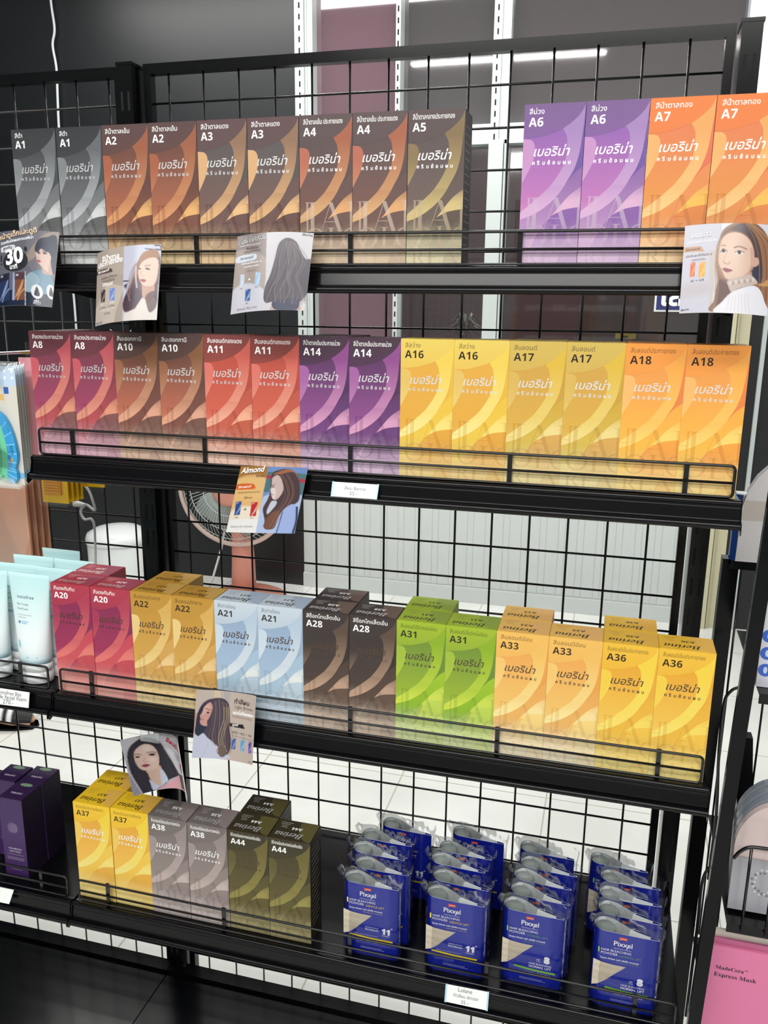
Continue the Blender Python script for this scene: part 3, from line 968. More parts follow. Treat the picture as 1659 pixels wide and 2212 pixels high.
    arc = [(BW * (1 - .02), BD * .02)] + [(BW * (.98 - .42 * math.sin(a)), BD * (.02 + .94 * (1 - math.cos(a)))) for a in np.linspace(0.12, PI / 2, 14)] + [(BW * .98, BD * .96)]
    f.poly([(x, y) for x, y in arc], lambda x, y: (-hw + x, y, BH + .0003 + EPS), lerp(L['mid'], L['r1b'], .25), 0)
    f.text(SERIFI('Berina'), Tp, BW * .74, BD * .36, size=.0150, mi=1 if ink == 'w' else 0, col=inkc, shear=.0, rot=PI, bold=.012)
    f.text(SANSB(code), Tp, BW * .66, BD * .66, size=.0085, mi=0, col=inkc, rot=PI)
    for k, (yy, w) in enumerate(((.60, .34), (.68, .3), (.76, .5), (.84, .62))):
        x0 = .14 if k < 2 else .1
        f.poly([(BW * x0, BD * yy), (BW * (x0 + w * .45), BD * yy), (BW * (x0 + w * .45), BD * yy + .0006), (BW * x0, BD * yy + .0006)], Tp, lerp(inkc, L['top'], .35), 0)
    f.build('top_flap', [M['print'], M['foil']], o)
    return o


ROWNAME = ['top shelf', 'second shelf', 'third shelf', 'lowest shelf']
SHELVES = [
    [('A1', 2, 'charcoal grey'), ('A2', 2, 'reddish brown'), ('A3', 2, 'tan swirled brown'), ('A4', 2, 'rust swirled dark brown'), ('A5', 1, 'olive brown')],
    [('A8', 2, 'raspberry red'), ('A10', 2, 'mahogany brown'), ('A11', 2, 'coral red'), ('A14', 2, 'plum purple'), ('A16', 2, 'pale yellow'), ('A17', 2, 'golden mustard'), ('A18', 2, 'light orange')],
    [('A20', 2, 'crimson'), ('A22', 2, 'ochre gold'), ('A21', 2, 'pale blue'), ('A28', 2, 'chocolate brown'), ('A31', 2, 'lime green'), ('A33', 2, 'peach yellow'), ('A36', 2, 'bright yellow')],
    [('A37', 2, 'sunny yellow'), ('A38', 2, 'mauve grey'), ('A44', 2, 'dark olive')],
]
REAR = {1: {0: 1, 6: 1, 10: 1, 12: 1}, 2: {0: 1, 2: 1, 6: 1, 8: 1, 10: 1, 12: 1}, 3: {0: 1, 4: 1}, 0: {}}
ROWX = [0.08848, 0.08791, 0.0862, 0.0885]
PITCH_X = [0.06214, 0.06168, 0.06180, 0.06226]
ROWY = [-0.001, -0.0005, 0.0015, 0.0055]


def place_row(r, x0, pitch, y, z, items, start=0):
    i = start
    for code, cnt, colour in items:
        proto = make_box(code)
        for k in range(cnt):
            loc = (x0 + (i - start + 0.5) * pitch, y + random.uniform(-.0006, .0006), z + .0003)
            which = 'the only %s hair dye box, on the %s' % (colour, ROWNAME[r]) if cnt == 1 else \
                '%s hair dye box, %s of the front pair on the %s' % (colour, ('left', 'right')[k], ROWNAME[r])
            grp = 'hair dye boxes on the ' + ROWNAME[r]
            rz = random.uniform(-.004, .004)
            if k == 0:
                proto.location = loc
                proto.rotation_euler = (0, 0, rz)
                tag(proto, which, 'hair dye box', grp)
            else:
                dup(proto, loc, rz, which, grp)
            if REAR[r].get(i - start):
                dup(proto, (loc[0] + random.uniform(-.0008, .0008), y + BD + .0014, z + .0003), random.uniform(-.006, .006),
                    '%s hair dye box standing behind the front pair on the %s' % (colour, ROWNAME[r]), grp)
            i += 1


for r in range(4):
    place_row(r, ROWX[r], PITCH_X[r], ROWY[r], ROWZ[r], SHELVES[r])
place_row(0, 0.70891, PITCH_X[0], ROWY[0], ROWZ[0], [('A6', 2, 'violet'), ('A7', 2, 'orange')])

# ================================================================ blue bleaching powder packs
POUT = []          # teardrop sleeve outline: flat front, round left side, back sweeping to the right edge
PW, PH = 0.079, 0.112
POUT += [(PW / 2, 0.0), (PW / 4, -0.0006), (0.0, -0.0006), (-PW / 4, 0.0)]
for k in range(11):
    a = -PI / 2 - PI * k / 10 * 1.05
    POUT.append((-PW / 2 + 0.0136 + 0.0136 * math.cos(a), 0.0138 + 0.0136 * math.sin(a)))
POUT += [(-PW / 2 + 0.024, 0.0252), (-PW / 2 + 0.036, 0.0185), (0.008, 0.0102), (0.024, 0.0058), (PW / 2, 0.0026)]


def make_pack(kind):
    t = thing('bleach_powder_pack', 'x', 'hair bleach pack')
    gentle = kind == 'gentle'
    b = MB()
    k = len(POUT)
    cx, cy = np.mean(POUT, axis=0)
    inn = [(x + (cx - x) * .012, y + (cy - y) * .03 + (0.0003 if y < 0.003 else -0.0003)) for x, y in POUT]
    blue = lin((22, 38, 156))
    for ring_, col, z0 in ((POUT, blue, 0.0), (inn, lin((225, 230, 232)), 0.002)):
        v = [(x, y, z0) for x, y in ring_] + [(x, y, PH) for x, y in ring_]
        b.add(v, [(i, (i + 1) % k, k + (i + 1) % k, k + i) for i in range(k)], 0, col, True)
    v = [(x, y, PH) for x, y in POUT] + [(x, y, PH) for x, y in inn]
    b.add(v, [(i, (i + 1) % k, k + (i + 1) % k, k + i) for i in range(k)], 0, lin((235, 238, 240)))
    b.add([(x, y, 0.001) for x, y in POUT], [tuple(range(k))[::-1]], 0, blue)
    # artwork on the flat front
    F = lambda L: (lambda x, z: (-PW / 2 + x, -0.0008 - L * 2e-5 - (0.0 if x < PW * .9 else 0), z))
    W = lin((240, 240, 244))
    acc = lin((226, 204, 40)) if gentle else lin((120, 170, 60))
    T = lambda s, x, z, **kw: b.text(s, F(3), x, z, **kw)
    b.poly([(.031, .1075), (.041, .1075), (.0405, .1035), (.036, .1043), (.0313, .1030)], F(2), lin((232, 84, 30)))
    T('Lolane', .036, .1048, width=.0072, col=lin((250, 190, 150)), align='c', bold=.02)
    T('Pixxel', .036, .0942, width=.0232, col=W, align='c', bold=.012)
    b.poly([(.0402, .0915), (.0412, .0915), (.0432, .0955), (.0422, .0955)], F(3), W)
    T('PROFESSIONAL', .036, .0893, width=.0215, col=W, align='c', space=1.5)
    b.poly([(.0065, .081), (.0083, .081), (.0083, .0885), (.0065, .0885)], F(2), acc)
    T('HAIR BLEACHING', .0098, .0842, width=.037, col=W)
    T('POWDER', .0098, .0792, width=.021, col=W)
    T('GENTLE LIFT' if gentle else 'NORMAL LIFT', .033, .0785, width=.0265, col=acc if gentle else lerp(acc, blue, .25))
    T('โลแลน พิกเซล แฮร์ บลีชชิ่ง พาวเดอร์', .0098, .0722, width=.047, col=W, bold=.02)
    T('ผงฟอกสีผมสูตร ' + ('เจนเทิล ลิฟท์' if gentle else 'นอร์มอล ลิฟท์'), .0568, .0688, width=.028, col=lerp(acc, blue, .3), align='r')
    # hair swatch: pale strands
    sw = [(.0015, .0695), (.012, .0665), (.026, .0652), (.042, .0652), (.036, .059), (.028, .051), (.018, .040), (.009, .0325), (.0015, .0300)]
    b.poly(sw, F(2), lin((196, 184, 164)))
    for q in range(7):
        z = .066 - q * .0048
        xr = .040 - q * .0048
        b.poly([(.002, z - .0004), (xr, z - .0016 - q * .0001), (xr - .001, z - .0022), (.002, z - .0012)], F(2.5), lin((172, 158, 138) if q % 2 else (212, 202, 184)))
    if gentle:
        T(SANSB('11'), .062, .0395, width=.0125, col=W, bold=.05, shear=.08, align='c')
        T('°', .0685, .0445, size=.009, col=W)
        T('ปรับสีผมสว่างมาก', .0515, .0455, width=.019, col=W, align='r', shear=.2)
        T('ให้สว่างถึงระดับ', .0515, .0415, width=.019, col=W, align='r', bold=.02)
        T('ในครั้งเดียว', .062, .0362, width=.0105, col=W, align='c')
        T('Lighten natural black hair up to', .016, .0325, width=.034, col=lerp(W, blue, .45))
        b.poly([(.010, .0295), (.024, .0285), (.040, .0275), (.072, .0275), (.072, .0300), (.040, .0300), (.024, .0310), (.010, .0315)], F(2), lin((232, 206, 20)))
        T('LIGHTER / BLONDER', .014, .0222, width=.038, col=lerp(W, blue, .55))
    else:
        T(SANSB('8'), .0605, .042, width=.0075, col=W, bold=.05, align='c')
        T('NEW', .0495, .0445, width=.0045, col=W, align='c', bold=.03)
        T('ระดับ', .0495, .0415, width=.0055, col=lerp(W, blue, .3), align='c')
        T('HAIR BLEACHING', .0665, .0365, width=.029, col=W, align='r')
        T('NORMAL LIFT', .0665, .0318, width=.029, col=W, align='r', bold=.01)
        b.poly([(.018, .0285), (.030, .0272), (.045, .0262), (.072, .0262), (.072, .0290), (.045, .0292), (.030, .0302), (.018, .0312)], F(2), lin((112, 176, 40)))
        T('LIGHTER / BLONDER', .030, .0212, width=.036, col=lerp(W, blue, .55))
    for z, w in ((.0135, .03), (.0115, .034)):
        b.poly([(.026, z), (.026 + w, z), (.026 + w, z + .0006), (.026, z + .0006)], F(3), lerp(W, blue, .55))
    b.build('card_sleeve', M['gloss'], t)
    bx, by = -PW / 2 + 0.0138, 0.0138
    bt = MB().lathe([(0.0108, 0.0025), (0.0112, 0.004), (0.0112, 0.088), (0.0102, 0.092), (0.0102, 0.093)], (bx, by, 0), 28).build('bottle', M['bottle'], t)
    MB().lathe([(0.0114, 0.093), (0.0117, 0.094), (0.0117, 0.1082), (0.0110, 0.1092), (0.0, 0.1092)], (bx, by, 0), 28).build('bottle_cap', M['greycap'], bt)
    return t


def make_bag(parent, seed):
    """clear film bag: hugs the sleeve, open crumpled mouth that flares sideways above it"""
    rs = random.Random(seed)
    b = MB()
    nx, nz = 40, 30
    ph = [rs.uniform(0, 6.28) for _ in range(10)]
    fr = [rs.uniform(.75, 1.3) for _ in range(10)]

    def env(u):
        if u < 0:
            return .0135 + .0135 * u * 10, .0135 - .0125 * u * 10
        if u > 1:
            return .001, .002
        if u < .17:
            r = .0152 * math.sqrt(max(0, 1 - ((u - .17) / .17) ** 2))
            return .0138 - r, .0138 + r - .0006
        return -.0016, .0284 + (.0042 - .0284) * min(1, (u - .17) / .75) ** .65
    zt = PH + .0165
    v, f = [], []
    for j in range(nz + 1):
        w = j / nz
        z = .0004 + (zt - .0004) * w
        top = max(0.0, (z - PH + .004) / (zt - PH + .004))
        ext = .0018 + .0062 * top ** .8
        for i in range(2 * nx):
            s = i / nx
            front = s <= 1
            q = s if front else 2 - s
            x = -PW / 2 - ext + (PW + ext + .0045 + .003 * top) * q
            u = (x + PW / 2) / PW
            fy, by = env(min(1.02, max(-.09, u)))
            mid = .0035 + .004 * (1 - q)
            y = fy if front else by
            y += (mid + (.0022 if not front else -.0012) - y) * min(1, top * .95) * (.35 if front else .8)
            a = .0002 + .0017 * top + .0007 * max(0, (.1 - w) / .1)
            d = a * (math.sin(95 * x * fr[0] + 30 * z * 10 + ph[0]) + .7 * math.sin(210 * x * fr[1] - 220 * z + ph[1]) + .5 * math.sin(640 * x + 90 * z + ph[2]))
            y += -abs(d) * .8 if front else d * .7
            zz = z + top ** 2 * (.0020 * math.sin(60 * x * fr[3] + ph[3] + (0 if front else 1.2)) + .0012 * math.sin(140 * x + ph[4]) - (.004 if front else 0) * q)
            v.append((x, y, zz))
    n = 2 * nx
    for j in range(nz):
        for i in range(n):
            i2 = (i + 1) % n
            f.append((j * n + i, j * n + i2, (j + 1) * n + i2, (j + 1) * n + i))
    f.append(tuple(range(n))[::-1])
    b.add(v, f, smooth=True)
    return b.build('clear_bag', M['film'], parent)


ORD = ['frontmost', 'second', 'middle', 'fourth', 'rearmost']
COLS = [('gentle', 'leftmost column', [(.5475, .0075), (.553, .040), (.5395, .072), (.542, .106), (.564, .141)]),
        ('gentle', 'second column from left', [(.6640, .0080), (.664, .0415), (.654, .0775), (.659, .108), (.671, .150)]),
        ('normal', 'third column from left', [(.7665, .0125), (.7715, .0435), (.772, .0745), (.778, .1045), (.7725, .141)]),
        ('normal', 'rightmost column', [(.8835, .0070), (.887, .0385), (.8885, .0710), (.889, .106), (.873, .141)])]
ZR4 = ROWZ[3] + .0004
for ci, (kind, cname, spots) in enumerate(COLS):
    if ci in (0, 2):
        proto = make_pack(kind)
        make_bag(proto, ci + 3)
        first = True
    for i, (x, y) in enumerate(spots):
        lb = '%s clear bagged blue %s lift pack in the %s of packs' % (ORD[i], kind, cname)
        rz = random.uniform(-.045, .045) if i else random.uniform(-.02, .012)
        if first:
            proto.location = (x, y, ZR4)
            proto.rotation_euler = (0, 0, rz)
            proto['label'] = lb
            proto['group'] = 'blue bleach packs on the lowest shelf'
            first = False
        else:
            d = dup(proto, (x, y, ZR4), rz, lb, 'blue bleach packs on the lowest shelf')

# ================================================================ mint facial foam tubes on the left bay
def make_tube():
    t = thing('facial_foam_tube', 'x', 'cream tube')
    n = 40
    H = 0.153
    zc = 0.030
    prof = []
    for k in range(15):
        w = k / 14
        z = zc + (H - zc) * w
        e = w ** 1.25
        rx = 0.0250 + (0.0345 - 0.0250) * w
        ry = 0.0185 * (1 - e) + 0.0013 * e
        prof.append((rx, ry, z))
    prof += [(0.0345, 0.0011, H + .001), (0.0345, 0.0011, H + .009)]
    v, f, c = [], [], []
    mint, pale, aqua = lin((188, 224, 226)), lin((226, 236, 238)), lin((176, 214, 226))
    for rx, ry, z in prof:
        w = (z - zc) / (H - zc)
        for j in range(n):
            a = 2 * PI * j / n
            ca, sa = math.cos(a), math.sin(a)
            p = .62 if w > .75 else 1.0
            v.append((rx * (abs(ca) ** (1 - .35 * max(0, w - .4))) * (1 if ca > 0 else -1), ry * sa, z))
            c.append(lerp(pale, mint, (w - .35) / .6) if w > .12 else lerp(aqua, pale, w / .12))
    k = len(prof)
    for i in range(k - 1):
        for j in range(n):
            j2 = (j + 1) % n
            f.append((i * n + j, i * n + j2, (i + 1) * n + j2, (i + 1) * n + j))
    f += [tuple(range(n))[::-1], tuple((k - 1) * n + j for j in range(n))]
    b = MB().add(v, f, 0, smooth=True, cols=c)

    def P(x, z):
        w = min(1, max(0, (z - zc) / (H - zc)))
        e = w ** 1.25
        rx = 0.0250 + 0.0095 * w
        ry = 0.0185 * (1 - e) + 0.0013 * e
        return (x, -ry * math.sqrt(max(.02, 1 - (x / rx) ** 2)) - 0.0004, z)
    ink, teal = lin((74, 104, 110)), lin((66, 150, 190))
    b.text('innisfree', P, -.0190, .1255, width=.0290, col=ink, shear=.12, space=1.15)
    b.text('Bija Trouble', P, -.0185, .1160, width=.0200, col=lerp(ink, pale, .25))
    b.text('Facial Foam', P, -.0180, .1095, width=.0195, col=lerp(ink, pale, .25))
    for z, w in ((.1015, .024), (.0977, .0145)):
        b.poly([(-.0165, z), (-.0165 + w * .5, z), (-.0165 + w, z), (-.0165 + w, z + .0011), (-.0165 + w * .5, z + .0011), (-.0165, z + .0011)], P, lerp(ink, pale, .55))
    b.poly([(-.0138 + .0022 * math.cos(q * PI / 6), .0913 + .0022 * math.sin(q * PI / 6)) for q in range(12)], P, teal)
    for z, w in ((.0920, .012), (.0894, .009)):
        b.poly([(-.010, z), (-.010 + w, z), (-.010 + w, z + .0012), (-.010, z + .0012)], P, lerp(teal, pale, .3))
    b.poly([(-.0155, .066), (-.0125, .062), (-.0115, .056), (-.0135, .053), (-.0165, .056), (-.0168, .062)], P, lin((150, 205, 224)))
    b.poly([(-.015, .0398), (.0, .0398), (.015, .0398), (.015, .0412), (.0, .0412), (-.015, .0412)], P, lin((150, 196, 214)))
    b.build('tube_body', M['mint'], t)
    MB().lathe([(0.0238, 0.0), (0.0248, 0.0015), (0.0250, 0.016), (0.0240, 0.0165), (0.0240, 0.0185), (0.0250, 0.019), (0.0248, 0.030), (0.0, 0.030)], n=40, sy=.76).build('screw_cap', M['cap'], t)
    return t


proto = make_tube()
tubes = [(.0345, .023, -.03, 'mint tube in front, nearest the crimson boxes'), (-.0365, .022, .04, 'mint tube in front, cut by the left edge of the picture'),
         (.0600 - .004, .0555, -.02, 'mint tube standing second in the column beside the crimson boxes'), (.0560, .0975, -.03, 'mint tube at the back right, third beside the crimson boxes'),
         (-.012, .0580, .03, 'mint tube right behind the leftmost front tube'), (-.0150, .0985, .02, 'mint tube third back in the left tube column'), (.004, .1400, -.03, 'rearmost mint tube with the highest crimped top')]
for i, (x, y, rz, lb) in enumerate(tubes):
    if i == 0:
        proto.location = (x, y, ROWZ[2] + .0004)
        proto.rotation_euler = (0, 0, rz)
        tag(proto, lb, 'cream tube', 'mint facial foam tubes')
    else:
        dup(proto, (x, y, ROWZ[2] + .0004), rz, lb, 'mint facial foam tubes')

# ================================================================ dark purple cartons on the left bay
def make_carton():
    W, D, H = .0415, .046, .1375
    t = thing('purple_carton', 'x', 'carton')
    b = MB()
    pur, dk = lin((66, 40, 92)), lin((30, 20, 42))
    b.box((-W / 2, 0, 0), (W / 2, D, H - .0006), 0, dk)
    b.poly([(-W / 2, 0), (W / 2, 0), (W / 2, H - .0006), (-W / 2, H - .0006)], lambda x, z: (x, -EPS, z), cols=[pur, pur, lerp(pur, dk, .25), lerp(pur, dk, .25)])
    P = lambda x, z: (x, -3 * EPS, z)
    w = lin((196, 186, 204))
    b.text('VOLUMIZING', P, 0, .0485, width=.024, col=lerp(pur, w, .8), align='c', bold=.02)
    b.text('HAIR TONIC', P, 0, .0435, width=.021, col=lerp(pur, w, .8), align='c', bold=.02)
    for z, q in ((.039, .030), (.034, .032), (.032, .030), (.030, .032), (.0125, .02)):
        b.poly([(-q / 2, z), (q / 2, z), (q / 2, z + .0008), (-q / 2, z + .0008)], P, lerp(pur, w, .35))
    c0 = [(0.0095 * math.cos(a), .0865 + .0095 * math.sin(a)) for a in np.linspace(0, 2 * PI, 28, endpoint=False)]
    b.poly(c0, P, lerp(pur, w, .10))
    for k in range(5):
        b.poly([(-.008 + k * .0025, .080), (-.007 + k * .0035, .080), (-.004 + k * .003, .093), (-.005 + k * .0025, .093)], lambda x, z: (x, -4 * EPS, z), lerp(pur, w, .16))
    b.build('carton_body', M['print'], t)
    f = MB().box((-W / 2 + .0005, .0003, H - .0005), (W / 2 - .0005, D - .0005, H), 0, lerp(pur, dk, .55))
    f.text('TERAPIC', lambda x, y: (x, y, H + EPS), 0, .014, width=.021, col=w, align='c', bold=.02)
    f.poly([(.011 * math.cos(a), .0395 + .0042 * math.sin(a)) for a in np.linspace(0, 2 * PI, 20, endpoint=False)], lambda x, y: (x, y, H + EPS), lin((120, 150, 120)))
    f.build('top_flap', M['print'], t)
    return t


pc = make_carton()
for i, (x, y, lb) in enumerate(((-.031, .015, 'dark purple carton standing in front at the lower left'), (-.0305, .0630, 'dark purple carton behind the front one, nearest the sunny yellow boxes'),
                                (-.0755, .0560, 'dark purple carton at the left edge, one row behind the front carton'))):
    if i == 0:
        pc.location = (x, y, ROWZ[3] + .0004)
        tag(pc, lb, 'carton', 'dark purple cartons')
    else:
        dup(pc, (x, y, ROWZ[3] + .0004), .02, lb, 'dark purple cartons')

# ================================================================ packs hanging in the left bay
def hook(x, z, y0, label):
    t = thing('display_hook', label, 'hook', (x, 0, z), group='hooks on the left wire panel')
    b = MB()
    b.tube(crom([(0, GRID_Y, 0.02), (0, GRID_Y - .008, .022), (0, GRID_Y - .012, 0.0), (0, GRID_Y - .03, -.002), (0, y0 + .04, 0.0), (0, y0 + .012, .004), (0, y0, .014)], 5).tolist(), .0021, 8)
    b.build('hook_wire', M['steel'], t)
    MB().tube([(0, y0 + .004, .010), (0, y0 - .003, .017)], .0034, 10).build('hook_tip', M['clear'], t)
    return t


hook(.0195, 1.344, -.012, 'clear tipped hook holding the blue and green comb packs')
hook(.0335, 1.333, .078, 'clear tipped hook beside the raspberry box, holding yellow packs')
hook(.059, 1.345, .13, 'clear tipped hook hidden behind the raspberry boxes')
hook(-.108, 1.187, .150, 'hook holding the long copper coloured packs')


def flatpack(name, W, H, parts, D=.004):
    """bagged hang card: origin at the middle of the top edge, hanging down"""
    t = thing(name, 'x', 'x')
    return t


# comb packs
def make_comb_pack():
    W, H = .078, .158
    t = thing('comb_pack', 'x', 'comb pack')
    b = MB()
    b.box((-W / 2, 0, -H), (W / 2, .0008, 0), 0, lin((206, 204, 194)))
    b.poly([(-W / 2, -.026), (W / 2, -.026), (W / 2, 0), (-W / 2, 0)], lambda x, z: (x, -EPS, z), lin((186, 206, 226)))
    P = lambda x, z: (x, -2 * EPS, z)
    for k in range(14):
        cx, cz = -W / 2 + .004 + (k % 7) * .0115, -.006 - (k // 7) * .009
        b.poly([(cx + .0022 * math.cos(a), cz + .0022 * math.sin(a)) for a in np.linspace(0, 6.28, 10, endpoint=False)], P, lin((222, 232, 240)))
    b.poly([(.019, -.036), (.0265, -.036), (.0265, -.027), (.019, -.027)], P, lin((40, 92, 176)))
    b.poly([(.011, -.045), (.0185, -.045), (.0185, -.0365), (.011, -.0365)], P, lin((220, 178, 110)))
    for k in range(3):
        b.poly([(-.026 + k * .01, -.036), (-.019 + k * .01, -.034), (-.018 + k * .01, -.029), (-.0255 + k * .01, -.031)], P, lin((40, 40, 44)))
    b.poly([(.012, -.150), (W / 2, -.150), (W / 2, -.142), (.012, -.142)], P, lin((110, 180, 220)))
    b.build('hang_card', M['print'], t)
    # comb: blue curved spine with a mint toothed inner part
    sp_o = crom([(.006, -.0600), (.0118, -.0590), (.022, -.068), (.030, -.085), (.0345, -.105), (.0355, -.120), (.031, -.135), (.0325, -.1395), (.0318, -.150), (.026, -.1555), (.018, -.154)], 5)
    sp_i = crom([(.0060, -.0606), (.010, -.068), (.014, -.078), (.0180, -.092), (.0202, -.106), (.0206, -.121), (.0195, -.131), (.0186, -.137), (.0178, -.143), (.0168, -.149), (.0165, -.1535)], 5)
    v = []
    for y in (-.0065, -.0015):
        for p, q in zip(sp_o, sp_i):
            v += [(p[0], y, p[1]), (q[0], y, q[1])]
    k = len(sp_o)
    f = []
    for i in range(k - 1):
        a = 2 * i
        f += [(a, a + 1, a + 3, a + 2), (2 * k + a, 2 * k + a + 2, 2 * k + a + 3, 2 * k + a + 1), (a, a + 2, 2 * k + a + 2, 2 * k + a), (a + 1, 2 * k + a + 1, 2 * k + a + 3, a + 3)]
    cols = []
    for y in range(2):
        for i in range(k):
            cols += [lin((50, 156, 214))] * 2
    b = MB().add(v, f, 0, cols=cols)
    for i in range(3, k - 4, 4):
        p, q = sp_o[i], sp_i[i]
        b.add([(p[0], -.0066, p[1]), (q[0], -.0066, q[1]), (q[0], -.0066, q[1] - .0016), (p[0], -.0066, p[1] - .0016)], [(0, 1, 2, 3)], 0, lin((120, 196, 232)))
    b.text('LUTY', lambda x, z: (x, -.0067, z), .0262, -.104, size=.0055, col=lin((24, 60, 90)), rot=-PI / 2, bold=.02)
    b.poly([(.0235, -.1235), (.0265, -.120), (.0295, -.1235), (.0275, -.124), (.0272, -.1285), (.0255, -.1285), (.0257, -.124)], lambda x, z: (x, -.0067, z), lin((214, 160, 60)))
    cb = b.build('comb_spine', M['gloss'], t)
    b = MB()
    mint = lin((110, 204, 160))
    inner = [(q[0] - .0004, q[1]) for q in sp_i]
    left = [(-.010, -.074), (-.022, -.078)]
    for i in range(len(inner) - 1):
        p, q = inner[i], inner[i + 1]
        b.add([(p[0] - .009, -.0055, p[1]), (p[0], -.0055, p[1]), (q[0], -.0055, q[1]), (q[0] - .009, -.0055, q[1]),
               (p[0] - .009, -.002, p[1]), (p[0], -.002, p[1]), (q[0], -.002, q[1]), (q[0] - .009, -.002, q[1])],
              [(0, 1, 2, 3), (4, 7, 6, 5), (0, 3, 7, 4), (1, 5, 6, 2)], 0, mint)
    zz = -.078
    zi = np.array([q[1] for q in inner])[::-1]
    xi = np.array([q[0] for q in inner])[::-1]
    while zz > -.145:
        xr = float(np.interp(zz, zi, xi)) - .008
        b.box((-.037, -.005, zz - .0008), (xr, -.0025, zz + .0007), 0, mint)
        zz -= .0023
    b.box((-.037, -.0055, -.077), (.006, -.002, -.069), 0, mint)
    b.box((-.037, -.0055, -.150), (.012, -.002, -.145), 0, mint)
    b.build('comb_teeth', M['gloss'], t)
    b = MB()
    v, f = [], []
    for j in range(17):
        for i in range(13):
            x = -W / 2 - .003 + (W + .006) * i / 12
            z = .004 - (H + .010) * j / 16
            v.append((x, -.0085 + .0010 * math.sin(60 * x + 33 * z) * math.sin(90 * z) + (.006 if i in (0, 12) or j in (0, 16) else 0), z))
    for j in range(16):
        for i in range(12):
            f.append((j * 13 + i, j * 13 + i + 1, (j + 1) * 13 + i + 1, (j + 1) * 13 + i))
    b.add(v, f, smooth=True)
    b.build('clear_bag', M['film'], t)
    return t


cp = make_comb_pack()
for i in range(5):
    lb = ('front pack with a blue and green comb hanging at the left edge', 'second comb pack, right behind the blue and green front one', 'third comb pack back on the clear tipped hook',
          'fourth comb pack back on the clear tipped hook', 'last comb pack at the back of the clear tipped hook')[i]
    loc = (.0195 - .0058 * i, .004 + .0125 * i, 1.329 - .0003 * i)
    if i == 0:
        cp.location = loc
        tag(cp, lb, 'comb pack', 'bagged comb packs on one hook')
    else:
        dup(cp, loc, random.uniform(-.05, .05), lb, 'bagged comb packs on one hook')


def make_yellow_pack():
    W, H = .044, .232
    t = thing('yellow_comb_pack', 'x', 'comb pack')
    b = MB().box((-W / 2, 0, -H), (W / 2, .0022, 0), 0, lin((250, 200, 22)))
    b.build('yellow_card', M['print'], t)
    b = MB()
    am = lin((236, 160, 30))
    b.box((-.0155, -.004, -.219), (.0125, -.0005, -.150), 0, am)
    for k in range(16):
        z = -.216 + k * .0042
        b.box((-.013, -.0055, z), (.010, -.004, z + .0022), 0, lin((246, 180, 50)))
    b.build('amber_comb', M['gloss'], t)
    MB().box((-W / 2 - .002, -.0062, -H - .004), (W / 2 + .002, -.0058, .002)).build('clear_bag', M['film'], t)
    return t


yp = make_yellow_pack()
ylab = ['front yellow comb pack hanging left of the raspberry boxes', 'yellow comb pack hanging just behind the front yellow one', 'third yellow comb pack back below the raspberry boxes', 'rear yellow comb pack of the hook left of the raspberry boxes']
for i in range(4):
    loc = (.0310 + .0004 * i, .102 + .0110 * i, 1.354)
    if i == 0:
        yp.location = loc
        tag(yp, ylab[i], 'comb pack', 'yellow comb packs')
    else:
        dup(yp, loc, random.uniform(-.04, .04), ylab[i], 'yellow comb packs')
dup(yp, (.0590, .152, 1.370), .03, 'yellow comb pack farthest right, tips showing under the second shelf', 'yellow comb packs')


def make_copper_pack():
    W, H = .068, .19
    t = thing('copper_pack', 'x', 'pack')
    b = MB()
    v, f, c = [], [], []
    cu, cl = lin((222, 160, 128)), lin((238, 186, 156))
    for j in range(13):
        for i in range(9):
            x = -W / 2 + W * i / 8
            z = -H * j / 12
            y = -.004 * math.sin(PI * i / 8) * math.sin(PI * j / 12) + .0008 * math.sin(40 * z + 70 * x)
            v.append((x, y, z))
            c.append(lerp(cl, cu, .5 + .5 * math.sin(3 * i + j)) if j < 4 else lerp(cu, cl, j / 14))
    for j in range(12):
        for i in range(8):
            f.append((j * 9 + i, j * 9 + i + 1, (j + 1) * 9 + i + 1, (j + 1) * 9 + i))
    n = len(v)
    b.add(v, f, 0, smooth=True, cols=c)
    b.add([(x, .0045 - y, z) for x, y, z in v], [q[::-1] for q in f], 0, smooth=True, cols=c)
    b.box((-W / 2, 0.0, -H), (W / 2, .0044, 0), 0, cu)
    for k in range(6):
        b.poly([(-.022 + (k % 3) * .018, -.022 - (k // 3) * .012), (-.012 + (k % 3) * .018, -.022 - (k // 3) * .012), (-.012 + (k % 3) * .018, -.014 - (k // 3) * .012), (-.022 + (k % 3) * .018, -.014 - (k // 3) * .012)],
               lambda x, z: (x, -.0052, z), lin((190, 120, 90)))
    b.build('foil_front', M['copper'], t)
    MB().box((-W / 2 - .001, -.007, -H - .006), (W / 2 + .001, -.0066, .006)).build('clear_bag', M['film'], t)
    return t


M['copper'] = mat('copper_print', attr=True, rough=0.3, metal=0.1)
cu = make_copper_pack()
clab = ['front copper coloured pack below the comb packs', 'copper coloured pack right behind the front one', 'third copper coloured pack back on its hook', 'rear copper coloured pack beside the yellow comb packs']
for i, (x, y) in enumerate(((-.1045, .165), (-.1085, .185), (-.1120, .205), (-.1160, .225))):
    if i == 0:
        cu.location = (x, y, 1.183)
        tag(cu, clab[i], 'pack', 'copper coloured hanging packs')
    else:
        dup(cu, (x, y, 1.183), .02 * i, clab[i], 'copper coloured hanging packs')
o = MB().box((.012, .072, 1.20), (.058, .076, 1.336)).build('pink_card', mat('pale_pink_card', (226, 160, 170), 0.5))
tag(o, 'pale pink card peeking above the comb packs at the left', 'card')

